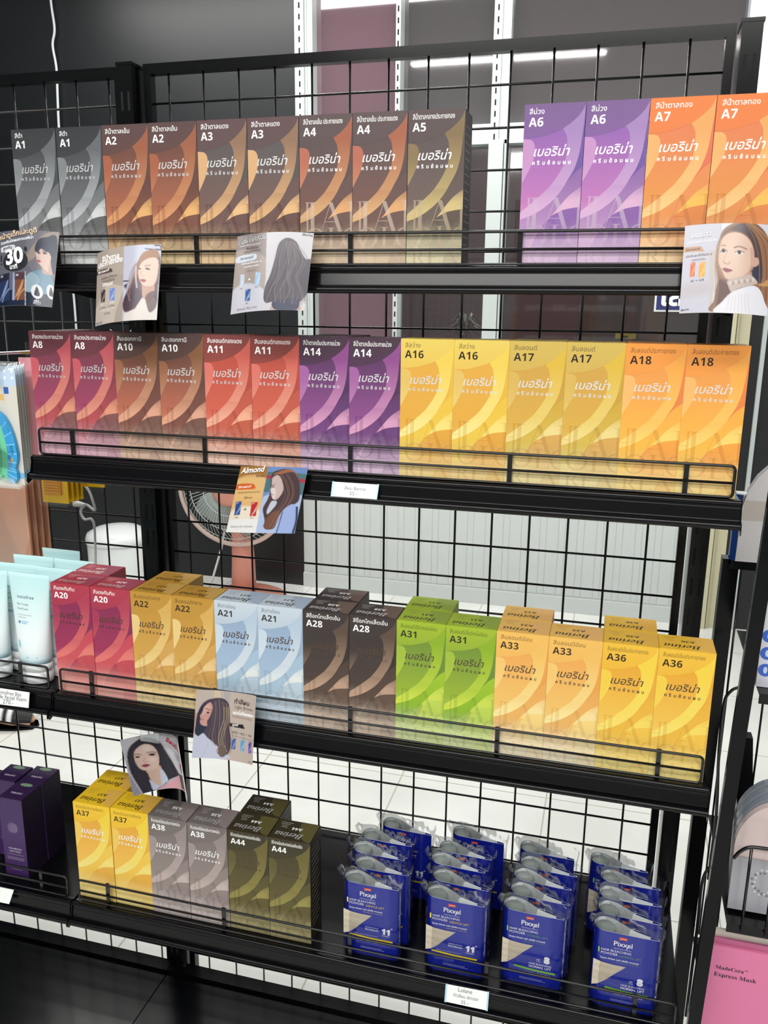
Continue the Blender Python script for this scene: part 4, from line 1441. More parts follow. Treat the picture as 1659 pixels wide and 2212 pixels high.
# charger with a white lead on the left panel
ch = thing('white_lead', 'white coiled lead hanging on the wire panel under the yellow packs', 'cable')
pts = crom([(-.052, .28, 1.115), (-.040, .285, 1.100), (-.034, .287, 1.080), (-.0335, .29, 1.062), (-.048, .287, 1.072), (-.058, .285, 1.060), (-.052, .285, 1.046), (-.040, .287, 1.047), (-.036, .289, 1.035),
            (-.0375, .29, 1.0), (-.041, .29, .94)], 6)
MB().tube(pts.tolist(), .0022, 8).build('lead', mat('white_lead_rubber', (206, 212, 214), .4), ch)
MB().tube([(-.068, .28, 1.0735), (-.062, .282, 1.0735), (-.049, .285, 1.071)], [.0045, .0052, .0042], 10).build('plug', M['cap'], ch)

# ================================================================ curled photo cards
class Art:
    """small painter for the printed pictures; works in any quadrilateral picture frame"""

    def __init__(self, nu, nt, quad, bend=0.0):
        self.nu, self.nt = nu, nt
        self.q = [np.array(p, float) for p in quad]      # TL TR BL BR
        self.bx, self.by = bend if isinstance(bend, tuple) else (0.0, bend)
        u, t = np.meshgrid(np.linspace(0, 1, nu), np.linspace(0, 1, nt))
        TL, TR, BL, BR = self.q
        self.X = TL[0] * (1 - u) * (1 - t) + TR[0] * u * (1 - t) + BL[0] * (1 - u) * t + BR[0] * u * t + self.bx * 4 * u * (1 - u)
        self.Y = TL[1] * (1 - u) * (1 - t) + TR[1] * u * (1 - t) + BL[1] * (1 - u) * t + BR[1] * u * t + self.by * 4 * u * (1 - u)
        self.im = np.ones((nt, nu, 3))
        self.px = abs(self.X[0, 1] - self.X[0, 0])

    def uv(self, x, y):
        """picture coordinates to (u, t)"""
        TL, TR, BL, BR = self.q
        u, t = .5, .5
        for _ in range(12):
            f = TL * (1 - u) * (1 - t) + TR * u * (1 - t) + BL * (1 - u) * t + BR * u * t + np.array([self.bx, self.by]) * 4 * u * (1 - u) - np.array([x, y])
            du = (TR - TL) * (1 - t) + (BR - BL) * t + np.array([self.bx, self.by]) * 4 * (1 - 2 * u)
            dt = (BL - TL) * (1 - u) + (BR - TR) * u
            J = np.array([du, dt]).T
            d = np.linalg.solve(J, f)
            u, t = u - d[0], t - d[1]
        return u, t

    def blend(self, mask, col, alpha=1.0):
        a = np.clip(mask * alpha, 0, 1)[..., None]
        self.im = self.im * (1 - a) + np.array(lin(col)) * a

    def poly(self, pts, col, alpha=1.0, smooth=True):
        if smooth and len(pts) > 3:
            P = [np.array(p, float) for p in pts]
            n = len(P)
            out = []
            for i in range(n):
                p0, p1, p2, p3 = P[i - 1], P[i], P[(i + 1) % n], P[(i + 2) % n]
                for k in range(5):
                    t = k / 5
                    out.append(0.5 * (2 * p1 + (-p0 + p2) * t + (2 * p0 - 5 * p1 + 4 * p2 - p3) * t * t + (-p0 + 3 * p1 - 3 * p2 + p3) * t ** 3))
            pts = out
        acc = np.zeros_like(self.X)
        for ox, oy in ((-.25, -.25), (.25, -.25), (-.25, .25), (.25, .25)):
            X, Y = self.X + ox * self.px, self.Y + oy * self.px
            ins = np.zeros(X.shape, bool)
            n = len(pts)
            for i in range(n):
                (xa, ya), (xb, yb) = pts[i], pts[(i + 1) % n]
                if ya == yb:
                    continue
                c = ((ya > Y) != (yb > Y)) & (X < (xb - xa) * (Y - ya) / (yb - ya) + xa)
                ins ^= c
            acc += ins
        self.blend(acc / 4, col, alpha)
        return self

    def ell(self, cx, cy, rx, ry, col, alpha=1.0, soft=0.25, rot=0.0):
        c, s = math.cos(rot), math.sin(rot)
        dx, dy = self.X - cx, self.Y - cy
        a, b = (dx * c + dy * s) / rx, (-dx * s + dy * c) / ry
        d = np.sqrt(a * a + b * b)
        self.blend(np.clip((1 + soft / 2 - d) / max(soft, 1e-3), 0, 1), col, alpha)
        return self

    def line(self, pts, w, col, alpha=1.0, soft=0.5, smooth=True):
        if smooth and len(pts) > 2:
            pts = crom(pts, 4)
        best = np.full(self.X.shape, 1e9)
        for (xa, ya), (xb, yb) in zip(pts[:-1], pts[1:]):
            dx, dy = xb - xa, yb - ya
            L = dx * dx + dy * dy + 1e-9
            k = np.clip(((self.X - xa) * dx + (self.Y - ya) * dy) / L, 0, 1)
            best = np.minimum(best, np.hypot(self.X - xa - k * dx, self.Y - ya - k * dy))
        self.blend(np.clip((w / 2 + soft * self.px - best) / (2 * soft * self.px) + .0, 0, 1), col, alpha)
        return self

    def rect(self, x0, y0, x1, y1, col, alpha=1.0):
        return self.poly([(x0, y0), (x1, y0), (x1, y1), (x0, y1)], col, alpha, False)


def swatch(a, x, y, w, h, c1, c2, sl=0.0):
    """tiny picture of a carton on a card"""
    a.poly([(x, y), (x + w, y), (x + w - sl, y + h), (x - sl, y + h)], c1, 1, False)
    a.poly([(x + w * .9, y + h * .2), (x + w * .7, y + h * .6), (x + w * .05, y + h * .95), (x + w * .3, y + h * .7), (x + w * .6, y + h * .45)], c2, .9)
    a.line([(x + w * .95 - sl, y + h * .6), (x + w * .5 - sl, y + h * .8), (x + w * .3 - sl, y + h)], w * .13, c2, .8)
    a.rect(x + w * .1, y + h * .06, x + w * .4, y + h * .12, (240, 240, 240), .8)


def photo_card(name, label, corners, bow, art, texts, backcol=(225, 225, 228), twist=0.0):
    """corners TL TR BL BR in metres; bow = bulge toward the shopper (positive) across the width; art in picture frame"""
    C = [Vector(p) for p in corners]
    cen = (C[0] + C[1] + C[2] + C[3]) / 4
    nrm = ((C[1] - C[0]).cross(C[2] - C[0])).normalized()
    if nrm.y > 0:
        nrm = -nrm
    W = ((C[1] - C[0]).length + (C[3] - C[2]).length) / 2
    H = ((C[2] - C[0]).length + (C[3] - C[1]).length) / 2

    def S(u, t, off=0.0):
        p = C[0] * (1 - u) * (1 - t) + C[1] * u * (1 - t) + C[2] * (1 - u) * t + C[3] * u * t
        d = bow * 4 * u * (1 - u) * (1 + twist * (t - .5)) + off
        return tuple(p + nrm * d - cen)
    o = thing(name, label, 'photo card', cen, group='curled photo cards on the shelf fronts')
    nu, nt = art.nu, art.nt
    V = [S(i / (nu - 1), j / (nt - 1)) for j in range(nt) for i in range(nu)]
    F = [(j * nu + i, (j + 1) * nu + i, (j + 1) * nu + i + 1, j * nu + i + 1) for j in range(nt - 1) for i in range(nu - 1)]
    b = MB().add(V, F, 0, smooth=True, cols=art.im.reshape(-1, 3) * .66)
    for (s, x, y, kw) in texts:
        kw = dict(kw)
        u, t = art.uv(x, y)
        u2, t2 = art.uv(x + 10, y + kw.pop('dy', 0.0))
        ang = math.atan2(-(t2 - t) * H, (u2 - u) * W)
        kw['rot'] = ang
        kw['col'] = lin(kw['col'])
        wpx = kw.pop('w')
        ua, ta = art.uv(x + wpx, y)
        kw['width'] = abs(ua - u) * W
        off = kw.pop('off', 0.0004)
        b.text(s, lambda a, c: S(a / W, 1 - c / H, off), u * W, (1 - t) * H, **kw)
    b.build('print_front', M['card'], o)
    n2 = 16
    V, F = [], []
    for j in range(9):
        for i in range(n2 + 1):
            V.append(S(i / n2, j / 8, -.0005))
    for j in range(8):
        for i in range(n2):
            q = j * (n2 + 1) + i
            F.append((q, q + 1, q + n2 + 2, q + n2 + 1))
    rim = [(i / n2, 0) for i in range(n2 + 1)] + [(1, j / 8) for j in range(1, 9)] + [(i / n2, 1) for i in range(n2 - 1, -1, -1)] + [(0, j / 8) for j in range(7, 0, -1)]
    m = len(rim)
    base = len(V)
    V += [S(u, t, 0.0) for u, t in rim] + [S(u, t, -.0005) for u, t in rim]
    F += [(base + i, base + (i + 1) % m, base + m + (i + 1) % m, base + m + i) for i in range(m)]
    MB().add(V, F, 0, lin(backcol), True).build('paper_back', M['gloss'], o)
    return o


SKIN, SKIN2, LIPC, EYE = (232, 198, 180), (214, 172, 154), (170, 72, 88), (58, 42, 42)

# --- long golden brown hair (right end of the top shelf)
a = Art(128, 126, [(165, 65), (1760, 60), (60, 1640), (1640, 1690)], 60)
a.im[:] = lin((206, 204, 218))
a.poly([(820, 60), (1800, 40), (1700, 1700), (640, 1700), (640, 600), (820, 560)], (224, 226, 236), 1, False)
a.ell(320, 1260, 420, 120, (196, 180, 180), .5, 1.0)
a.poly([(600, 590), (720, 590), (700, 1000), (640, 1640), (590, 1640)], (206, 196, 190), 1, False)
hair = [(800, 330), (890, 200), (1080, 110), (1400, 90), (1580, 190), (1680, 380), (1720, 900), (1700, 1700), (640, 1700), (690, 1480), (745, 1200), (735, 1000), (705, 850), (725, 620)]
a.poly(hair, (146, 102, 76))
a.poly([(1240, 100), (1420, 260), (1540, 620), (1560, 1000), (1480, 1120), (1400, 900), (1400, 560), (1280, 330), (1000, 250), (880, 300), (830, 420), (820, 340), (950, 230)], (84, 64, 68))
a.poly([(1380, 820), (1490, 700), (1560, 900), (1500, 1150), (1330, 1060)], (58, 58, 78))
a.poly([(740, 1200), (830, 1120), (960, 1200), (950, 1420), (830, 1560), (700, 1690), (690, 1500)], (104, 70, 66))
for k in range(10):
    x = 1330 + k * 38
    a.line([(1250 + k * 14, 110), (x + 90, 420), (x + 170 - k * 6, 900), (x + 120, 1660)], 9, ((196, 150, 108), (120, 82, 62), (214, 170, 124))[k % 3], .7)
for k in range(6):
    a.line([(860 - k * 8, 260 + k * 20), (770 - k * 8, 520), (725 - k * 4, 860), (760 - k * 12, 1280), (690 - k * 8, 1680)], 8, ((200, 156, 112), (110, 76, 62))[k % 2], .7)
a.poly([(1659, 1040), (1560, 1130), (1450, 1170), (1600, 1180), (1680, 1120)], (206, 160, 104))
face = [(795, 500), (840, 380), (960, 300), (1130, 290), (1290, 370), (1380, 520), (1400, 720), (1340, 920), (1200, 1060), (1010, 1125), (890, 1105), (820, 960), (765, 830), (770, 640)]
a.poly(face, (230, 196, 176))
a.ell(980, 760, 190, 300, (238, 208, 190), .7, 1.2)
a.poly([(1330, 560), (1400, 560), (1400, 860), (1290, 1000), (1340, 800)], (206, 160, 142), .7)
a.poly([(1390, 720), (1470, 700), (1490, 790), (1430, 860), (1370, 850)], (216, 172, 152))
a.line([(1045, 560), (1130, 535), (1265, 570)], 28, (140, 104, 92), .85)
a.line([(815, 530), (850, 515), (890, 530)], 20, (140, 104, 92), .8)
for ex, rx in ((845, 52), (1130, 72)):
    a.ell(ex, 628 + (18 if ex > 1000 else -6), rx, 36, (240, 232, 230), 1, .3)
    a.ell(ex + 5, 622 + (18 if ex > 1000 else -6), 34, 34, (52, 38, 40), 1, .3)
    a.line([(ex - rx, 640), (ex, 592 + (18 if ex > 1000 else -6)), (ex + rx + 20, 630)], 15, (60, 42, 44), .9)
a.line([(925, 600), (880, 720), (850, 800)], 16, (206, 164, 144), .6)
a.line([(850, 810), (880, 848), (950, 850), (965, 820)], 16, (176, 122, 108), .8)
a.poly([(828, 940), (880, 925), (930, 935), (1015, 968), (950, 1000), (890, 1000)], (162, 82, 96))
a.line([(830, 945), (920, 958), (1010, 968)], 9, (110, 48, 60), .8)
a.poly([(960, 1130), (1200, 1060), (1340, 960), (1330, 1060), (1010, 1220)], (198, 152, 136))
a.poly([(915, 1170), (1000, 1110), (1180, 1070), (1310, 1010), (1420, 1080), (1460, 1150), (1330, 1210), (1100, 1290), (990, 1350), (940, 1260)], (206, 188, 180))
for k in range(9):
    a.ell(970 + k * 52, 1190 - k * 12 + 20 * (k % 2), 24, 30, (178, 156, 150) if k % 2 else (228, 216, 212), .9, .4)
a.poly([(700, 1720), (830, 1520), (990, 1360), (1180, 1270), (1380, 1205), (1500, 1250), (1580, 1420), (1610, 1720)], (238, 238, 246))
for k in range(7):
    a.line([(960 + k * 55, 1420 - k * 10), (930 + k * 60, 1560), (900 + k * 70, 1690)], 10, (218, 196, 188), .7)
a.poly([(135, 455), (455, 500), (515, 605), (135, 550)], (196, 152, 118), 1, False)
swatch(a, 262, 765, 92, 260, (222, 104, 50), (244, 170, 110), 18)
swatch(a, 420, 790, 112, 270, (236, 170, 40), (250, 210, 110), 18)
D1 = dict(col=(120, 112, 110))
card1 = photo_card('photo_card', 'photo card of a long golden brown haired woman in white at the right end',
                   [(.875, -.0225, 1.4916), (.956, -.0225, 1.491), (.8751, -.050, 1.4075), (.9554, -.050, 1.4059)], .006, a, [
    ('ผมยาว', 275, 330, dict(w=360, col=(150, 146, 150), dy=.6, shear=.1)), ('ผมยาว', 271, 326, dict(w=360, col=(246, 246, 250), dy=.6, shear=.1, bold=-.002, off=.0006)),
    ('น้ำตาลประกายทอง', 190, 425, dict(w=545, col=(238, 236, 244), dy=.6, shear=.1)),
    ('วิธีการผสมสี', 175, 535, dict(w=250, col=(110, 74, 56), dy=.9, bold=.01)),
    ('ปรับพื้นผมให้ได้ระดับ 6', 172, 655, dict(w=475, col=(110, 96, 92), dy=.9, bold=.01)), ('(บลอนด์กลัน)', 275, 735, dict(w=255, col=(110, 96, 92), dy=.9)),
    ('A7  +  A18', 262, 1120, dict(w=235, col=(80, 78, 80), dy=.4, bold=.02)),
    ('Berina', 85, 1610, dict(w=150, col=(70, 70, 74), dy=.6, shear=.3, bold=.01))])

# --- almond brown, second shelf
a = Art(116, 112, [(335, 55), (1535, 85), (65, 1240), (1295, 1265)], 40)
a.im[:] = lin((236, 190, 128))
a.poly([(200, 20), (900, 20), (900, 320), (540, 290), (200, 290)], (176, 124, 60), 1, False)
a.ell(520, 470, 420, 230, (238, 196, 132), .8, .2)
a.ell(420, 1130, 420, 330, (246, 234, 214), 1, .15)
a.poly([(40, 1020), (740, 1040), (700, 1300), (40, 1290)], (246, 246, 248), .85, False)
a.poly([(880, 40), (1560, 40), (1560, 1340), (640, 1340), (700, 1000), (780, 560)], (120, 150, 206), 1, False)
a.poly([(860, 200), (1560, 200), (1540, 420), (1500, 560), (780, 560), (820, 400)], (84, 122, 130), 1, False)
a.poly([(840, 260), (1540, 300), (1530, 365), (830, 320)], (178, 62, 84), 1, False)
a.poly([(780, 640), (900, 590), (1440, 580), (1420, 700), (1400, 1300), (640, 1300), (740, 760)], (186, 204, 240), 1, False)
a.poly([(940, 230), (1060, 165), (1220, 140), (1340, 200), (1395, 330), (1400, 560), (1370, 690), (1290, 760), (1130, 860), (1060, 960), (1000, 1080), (960, 1200), (850, 1230), (780, 1180), (800, 1060), (770, 860), (850, 700), (900, 560), (910, 400)], (82, 62, 66))
a.poly([(960, 240), (1210, 145), (1340, 200), (1390, 330), (1300, 190), (1080, 240)], (170, 108, 74))
a.poly([(780, 1180), (840, 1020), (960, 900), (1060, 900), (1010, 1080), (960, 1190), (850, 1230)], (124, 82, 66))
for k in range(8):
    a.line([(1010 + k * 34, 230), (1120 + k * 30, 420), (1150 + k * 22, 650), (960 + k * 20, 960), (840 + k * 18, 1190)], 9, ((150, 112, 96), (56, 44, 52), (176, 136, 112))[k % 3], .55)
face = [(950, 300), (1040, 260), (1100, 330), (1130, 480), (1090, 600), (1010, 690), (950, 680), (925, 620), (915, 560), (900, 520), (925, 470), (930, 380)]
a.poly(face, (214, 190, 186))
a.poly([(920, 520), (980, 480), (1000, 600), (960, 690), (925, 630)], (240, 226, 224), .8)
a.line([(935, 440), (980, 425)], 16, (110, 86, 86), .8)
a.ell(955, 465, 22, 12, (84, 66, 70), .9)
a.line([(922, 600), (960, 606)], 14, (176, 108, 112), .9)
a.poly([(880, 800), (930, 720), (1010, 720), (990, 800), (860, 950), (840, 900)], (206, 210, 226))
a.poly([(1120, 880), (1250, 760), (1330, 770), (1370, 850), (1330, 1100), (1260, 1290), (980, 1300), (1060, 1080)], (168, 188, 238))
a.line([(1110, 900), (1060, 1080), (995, 1300)], 18, (44, 74, 128), .9)
a.line([(1345, 800), (1330, 1040), (1270, 1260)], 36, (40, 52, 84), .95)
a.poly([(265, 385), (560, 400), (620, 440), (600, 500), (240, 475)], (226, 108, 48))
swatch(a, 258, 705, 115, 245, (52, 84, 152), (150, 176, 220), 35)
swatch(a, 565, 740, 115, 250, (196, 50, 56), (240, 190, 190), 35)
photo_card('photo_card', 'almond brown photo card hanging on the second shelf edge',
           [(.3889, -.022, 1.2211), (.4751, -.022, 1.2241), (.3747, -.040, 1.1416), (.4638, -.040, 1.1471)], .006, a, [
    ('Almond', 350, 200, dict(w=465, col=(80, 50, 20), dy=.4, shear=.25, bold=.05)), ('Almond', 346, 196, dict(w=465, col=(250, 244, 232), dy=.4, shear=.25, bold=.022, off=.0006)),
    ('Brown', 640, 285, dict(w=160, col=(90, 80, 76), dy=.4, shear=.3)),
    ('วิธีการผสมสี', 290, 462, dict(w=260, col=(252, 240, 230), dy=.4, bold=.01, shear=.2)), ('ปรับพื้นผมให้สว่างระดับ 8 ขึ้นไป', 285, 555, dict(w=440, col=(130, 86, 40), dy=.7, shear=.2)),
    ('ใช้สีเบอร์', 410, 665, dict(w=165, col=(120, 80, 40), dy=.4, shear=.2)), ('+', 415, 885, dict(w=45, col=(110, 90, 60), dy=.3, bold=.04)),
    ('A38', 235, 1005, dict(w=65, col=(120, 104, 96), dy=.4)), ('A11', 535, 1035, dict(w=60, col=(150, 130, 120), dy=.4)),
    ('ไฮโดรเจน 9% เท่ากับครีม', 150, 1165, dict(w=440, col=(150, 140, 136), dy=1.0, shear=.2))])

# --- ash brown, top shelf
a = Art(126, 126, [(250, 160), (1495, 105), (135, 1430), (1345, 1365)], 30)
a.im[:] = lin((150, 138, 136))
a.ell(300, 1000, 640, 600, (176, 162, 156), 1, .06)
a.ell(420, 1500, 480, 530, (212, 210, 222), 1, .06)
a.poly([(780, 80), (1520, 60), (1520, 1460), (690, 1460), (760, 900)], (212, 210, 216), 1, False)
a.poly([(1370, 560), (1500, 520), (1520, 640), (1430, 640)], (70, 74, 90))
a.poly([(1250, 1240), (1500, 1080), (1420, 1400), (1240, 1400)], (222, 214, 216), 1, False)
a.poly([(880, 1340), (1250, 1290), (1240, 1400), (860, 1440)], (196, 170, 158))
a.poly([(1130, 240), (1240, 290), (1290, 400), (1350, 520), (1450, 600), (1480, 760), (1440, 960), (1360, 1130), (1250, 1280), (1200, 1390), (1000, 1420), (880, 1380), (860, 1290), (770, 1310), (725, 1240), (745, 1060), (830, 860), (900, 620), (960, 380), (1030, 280)], (76, 70, 84))
a.poly([(860, 1300), (1000, 1240), (1250, 1200), (1230, 1370), (1000, 1420), (880, 1390)], (46, 54, 84))
for k in range(26):
    x0 = 1060 + (k % 13) * 14
    xe = 770 + k * 24
    c = ((128, 116, 122), (54, 50, 64), (158, 140, 132), (98, 90, 100))[k % 4]
    a.line([(x0, 290 + 6 * (k % 5)), (x0 - 120 + k * 12, 560), ((x0 + xe) / 2 - 30 + 18 * (k % 3), 860), (xe + 24 * math.sin(k), 1080), (xe - 30 + 40 * math.cos(k * 2), 1290)], 10, c, .55)
for k in range(5):
    a.line([(1290 + k * 10, 1180 + k * 18), (1340 + 6 * k, 1190 + 10 * k), (1360 - 8 * k, 1130 + 6 * k)], 6, (90, 82, 94), .7)
a.poly([(255, 510), (560, 500), (610, 545), (560, 600), (250, 605)], (222, 230, 244))
swatch(a, 320, 810, 75, 210, (198, 214, 234), (226, 236, 244), 15)
swatch(a, 590, 805, 85, 215, (170, 206, 240), (206, 228, 246), 15)
swatch(a, 418, 1065, 90, 195, (58, 100, 164), (170, 200, 234), 15)
photo_card('photo_card', 'ash brown photo card with a rear view of wavy hair',
           [(.3933, -.022, 1.4863), (.4853, -.022, 1.4888), (.3948, -.050, 1.4002), (.4841, -.050, 1.4056)], .008, a, [
    ('Ash brown', 285, 305, dict(w=490, col=(246, 246, 246), dy=-.7, shear=.2, bold=.055)), ('Ash brown', 287, 303, dict(w=484, col=(40, 38, 42), dy=-.7, shear=.2, bold=.012, off=.0006)),
    ('ปรับสีผมให้หม่นประกายเทา', 300, 360, dict(w=380, col=(226, 222, 224), dy=.1, shear=.2)), ('สีผมน้ำตาล', 420, 418, dict(w=215, col=(84, 76, 76), dy=0, shear=.2)), ('ด้วยสีเบอร์ไม่ต้องฟอก', 380, 468, dict(w=300, col=(84, 76, 76), dy=-.2, shear=.2)),
    ('วิธีการผสมสี', 305, 575, dict(w=245, col=(90, 84, 92), dy=-.2, shear=.2)), ('ปรับพื้นผมให้ได้ระดับ 10', 335, 660, dict(w=360, col=(240, 240, 246), dy=-.2, shear=.2, bold=.01)), ('บลอนด์อ่อนมากที่สุด', 375, 715, dict(w=275, col=(240, 240, 246), dy=-.2, shear=.2, bold=.01)),
    ('ใช้สีเบอร์', 430, 785, dict(w=155, col=(150, 130, 124), dy=-.2, shear=.2)), ('+', 465, 935, dict(w=36, col=(240, 240, 244), dy=0, bold=.05)),
    ('A21', 310, 1055, dict(w=50, col=(120, 116, 124), dy=0)), ('A1', 420, 1310, dict(w=40, col=(100, 98, 108), dy=0)), ('A21', 580, 1055, dict(w=50, col=(120, 116, 124), dy=0)),
    ('ไฮโดรเจน 9% 2 ขวด', 250, 1400, dict(w=360, col=(130, 124, 130), dy=-.2, shear=.15)), ('Berina', 1325, 175, dict(w=150, col=(84, 84, 88), dy=-.6, shear=.3, bold=.01))])

# --- golden glint brown, top shelf
a = Art(110, 124, [(972, 262), (1610, 175), (950, 990), (1560, 915)], 30)
a.im[:] = lin((182, 168, 158))
a.poly([(940, 850), (1100, 600), (1290, 640), (1200, 900), (1180, 1020), (930, 1020)], (206, 194, 184), 1, False)
a.poly([(1100, 240), (1300, 240), (1290, 520), (1150, 520)], (190, 176, 164), 1, False)
a.poly([(1290, 180), (1640, 120), (1640, 1020), (1270, 1020)], (206, 208, 226), 1, False)
a.line([(1480, 252), (1560, 240)], 10, (40, 44, 84)); a.line([(1560, 200), (1600, 190), (1606, 225), (1570, 236)], 14, (40, 44, 84))
a.line([(1285, 590), (1330, 585)], 12, (40, 44, 84)); a.line([(1290, 640), (1310, 620), (1300, 655)], 12, (40, 44, 84))
a.poly([(1440, 330), (1500, 265), (1570, 240), (1600, 330), (1580, 560), (1560, 760), (1510, 860), (1470, 800), (1440, 860), (1380, 850), (1320, 880), (1280, 870), (1285, 760), (1340, 640), (1390, 480)], (98, 70, 78))
a.poly([(1440, 330), (1500, 265), (1570, 240), (1590, 300), (1540, 330), (1440, 420), (1400, 560), (1380, 520)], (168, 116, 78))
a.poly([(1285, 780), (1380, 600), (1440, 700), (1440, 850), (1380, 850), (1320, 880)], (74, 56, 78))
for k in range(7):
    a.line([(1430 - k * 8, 370 + k * 10), (1400 - k * 10, 540), (1350 - k * 6, 700), (1310 + k * 14, 860)], 7, ((140, 100, 90), (60, 46, 64), (190, 150, 140))[k % 3], .6)
a.poly([(1445, 560), (1550, 530), (1548, 700), (1500, 760), (1450, 730)], (204, 164, 146), 1, False)
a.poly([(1420, 470), (1450, 390), (1520, 330), (1580, 330), (1575, 470), (1550, 570), (1500, 610), (1450, 600), (1425, 550)], (236, 204, 186))
a.ell(1400, 1200, 1, 1, (206, 166, 148))
a.ell(1497, 442, 20, 10, (58, 42, 46)); a.line([(1475, 418), (1520, 402)], 9, (130, 92, 80), .8)
a.ell(1432, 455, 10, 8, (58, 42, 46)); a.line([(1452, 470), (1440, 510), (1462, 522)], 7, (200, 156, 138), .8)
a.poly([(1430, 565), (1455, 548), (1485, 556), (1462, 580)], (178, 62, 66))
a.poly([(1270, 1020), (1300, 880), (1380, 860), (1448, 730), (1500, 758), (1548, 700), (1575, 800), (1570, 1000)], (234, 226, 220), 1, False)
a.poly([(1275, 800), (1330, 780), (1390, 800), (1350, 870), (1290, 890)], (84, 60, 76), .9)
a.poly([(1480, 700), (1560, 640), (1560, 780), (1510, 860), (1485, 800)], (90, 62, 66), .9)
a.line([(1400, 440), (1396, 540), (1404, 640)], 12, (240, 240, 244), .6)
a.poly([(966, 450), (1130, 452), (1166, 475), (1140, 495), (964, 485)], (84, 70, 70))
swatch(a, 1030, 652, 54, 122, (74, 60, 58), (170, 150, 140), 5)
swatch(a, 1135, 652, 58, 122, (124, 150, 220), (190, 206, 240), 2)
photo_card('photo_card', 'photo card of a smiling woman with dark wavy ends, left on the top shelf',
           [(.2164, -.030, 1.4685), (.3013, -.030, 1.4779), (.2198, -.050, 1.3843), (.3014, -.050, 1.393)], .010, a, [
    ('สีน้ำตาล', 1040, 375, dict(w=200, col=(246, 242, 238), dy=0, bold=.03)), ('ประกายทอง', 990, 425, dict(w=285, col=(246, 242, 238), dy=-.2, bold=.03)),
    ('วิธีการผสมสี', 985, 482, dict(w=145, col=(240, 232, 228), dy=0, bold=.02)), ('ปรับพื้นผมให้สว่าง', 1025, 552, dict(w=190, col=(110, 92, 88), dy=-.2)), ('ระดับ 8 ขึ้นไป', 1050, 582, dict(w=140, col=(110, 92, 88), dy=0)),
    ('ใช้สีเบอร์', 1050, 622, dict(w=122, col=(244, 240, 234), dy=0, bold=.02)), ('A5   +   A38', 1028, 812, dict(w=160, col=(226, 220, 216), dy=0)), ('(1 กล่อง)    (1 กล่อง)', 1010, 840, dict(w=180, col=(120, 104, 100), dy=-.1)),
    ('+ ไฮโดรเจน 12%', 1018, 872, dict(w=172, col=(230, 224, 220), dy=0)), ('(2 ขวด)', 1070, 902, dict(w=70, col=(110, 96, 92), dy=0)), ('Berina', 960, 985, dict(w=85, col=(120, 116, 120), dy=-.3, shear=.3))])

# --- thirty minutes card, left end of the top shelf
a = Art(116, 120, [(-41, 62), (590, 58), (-32, 800), (515, 800)], 36)
a.im[:] = lin((104, 104, 116))
a.poly([(300, 60), (600, 40), (600, 500), (420, 560), (300, 420)], (118, 116, 126), 1, False)
a.poly([(440, 140), (600, 50), (600, 150), (480, 260), (330, 400), (300, 360)], (166, 150, 134), .8)
a.poly([(-20, 680), (540, 670), (530, 860), (-20, 860)], (24, 38, 62), 1, False)
a.ell(190, 390, 132, 108, (40, 40, 48), 1, .04)
a.ell(300, 280, 16, 24, (36, 36, 44)); a.line([(35, 320), (34, 370)], 18, (36, 36, 44)); a.ell(35, 400, 10, 12, (36, 36, 44))
a.poly([(40, 235), (170, 232), (196, 258), (170, 285), (45, 285), (30, 260)], (226, 228, 234))
a.poly([(300, 620), (330, 520), (420, 470), (480, 460), (525, 520), (530, 680), (300, 680)], (112, 150, 176))
a.poly([(300, 560), (360, 500), (420, 560), (380, 680), (300, 690)], (150, 176, 190))
a.poly([(385, 260), (420, 170), (500, 130), (540, 100), (572, 120), (570, 300), (560, 420), (540, 480), (510, 440), (500, 330), (430, 250), (400, 290)], (40, 52, 78))
a.poly([(440, 390), (515, 370), (530, 490), (450, 500)], (200, 166, 154), 1, False)
a.poly([(395, 290), (430, 240), (500, 280), (520, 330), (500, 420), (490, 470), (430, 420), (405, 390), (398, 340)], (224, 194, 184))
a.poly([(385, 280), (420, 190), (500, 190), (490, 280), (440, 260), (410, 300)], (34, 44, 70))
a.ell(420, 305, 14, 9, (50, 44, 56)); a.ell(470, 297, 18, 10, (50, 44, 56)); a.line([(405, 290), (430, 286)], 6, (60, 52, 62)); a.line([(450, 280), (492, 278)], 6, (60, 52, 62))
a.line([(420, 330), (410, 352), (424, 358)], 6, (190, 150, 142)); a.poly([(400, 380), (420, 370), (438, 382), (420, 398)], (176, 62, 72))
swatch(a, 12, 505, 120, 270, (40, 56, 96), (140, 160, 200), 0)
a.poly([(12, 505), (132, 505), (128, 575), (12, 575)], (30, 32, 50), .8, False)
swatch(a, 190, 510, 100, 270, (124, 76, 62), (216, 160, 110), 0)
a.poly([(172, 510), (192, 510), (190, 780), (165, 780)], (160, 176, 214), 1, False)
a.poly([(190, 510), (290, 510), (290, 580), (190, 580)], (70, 46, 60), .8, False)
for cx, cy, rx in ((398, 684, 50), (512, 655, 34)):
    a.ell(cx, cy, rx, 68, (236, 238, 244), 1, .06)
    a.poly([(cx - rx * .45, cy + 36), (cx - rx * .2, cy - 30), (cx, cy - 48), (cx + rx * .25, cy - 30), (cx + rx * .5, cy + 36)], (24, 38, 62))
a.rect(293, 500, 299, 860, (226, 230, 240))
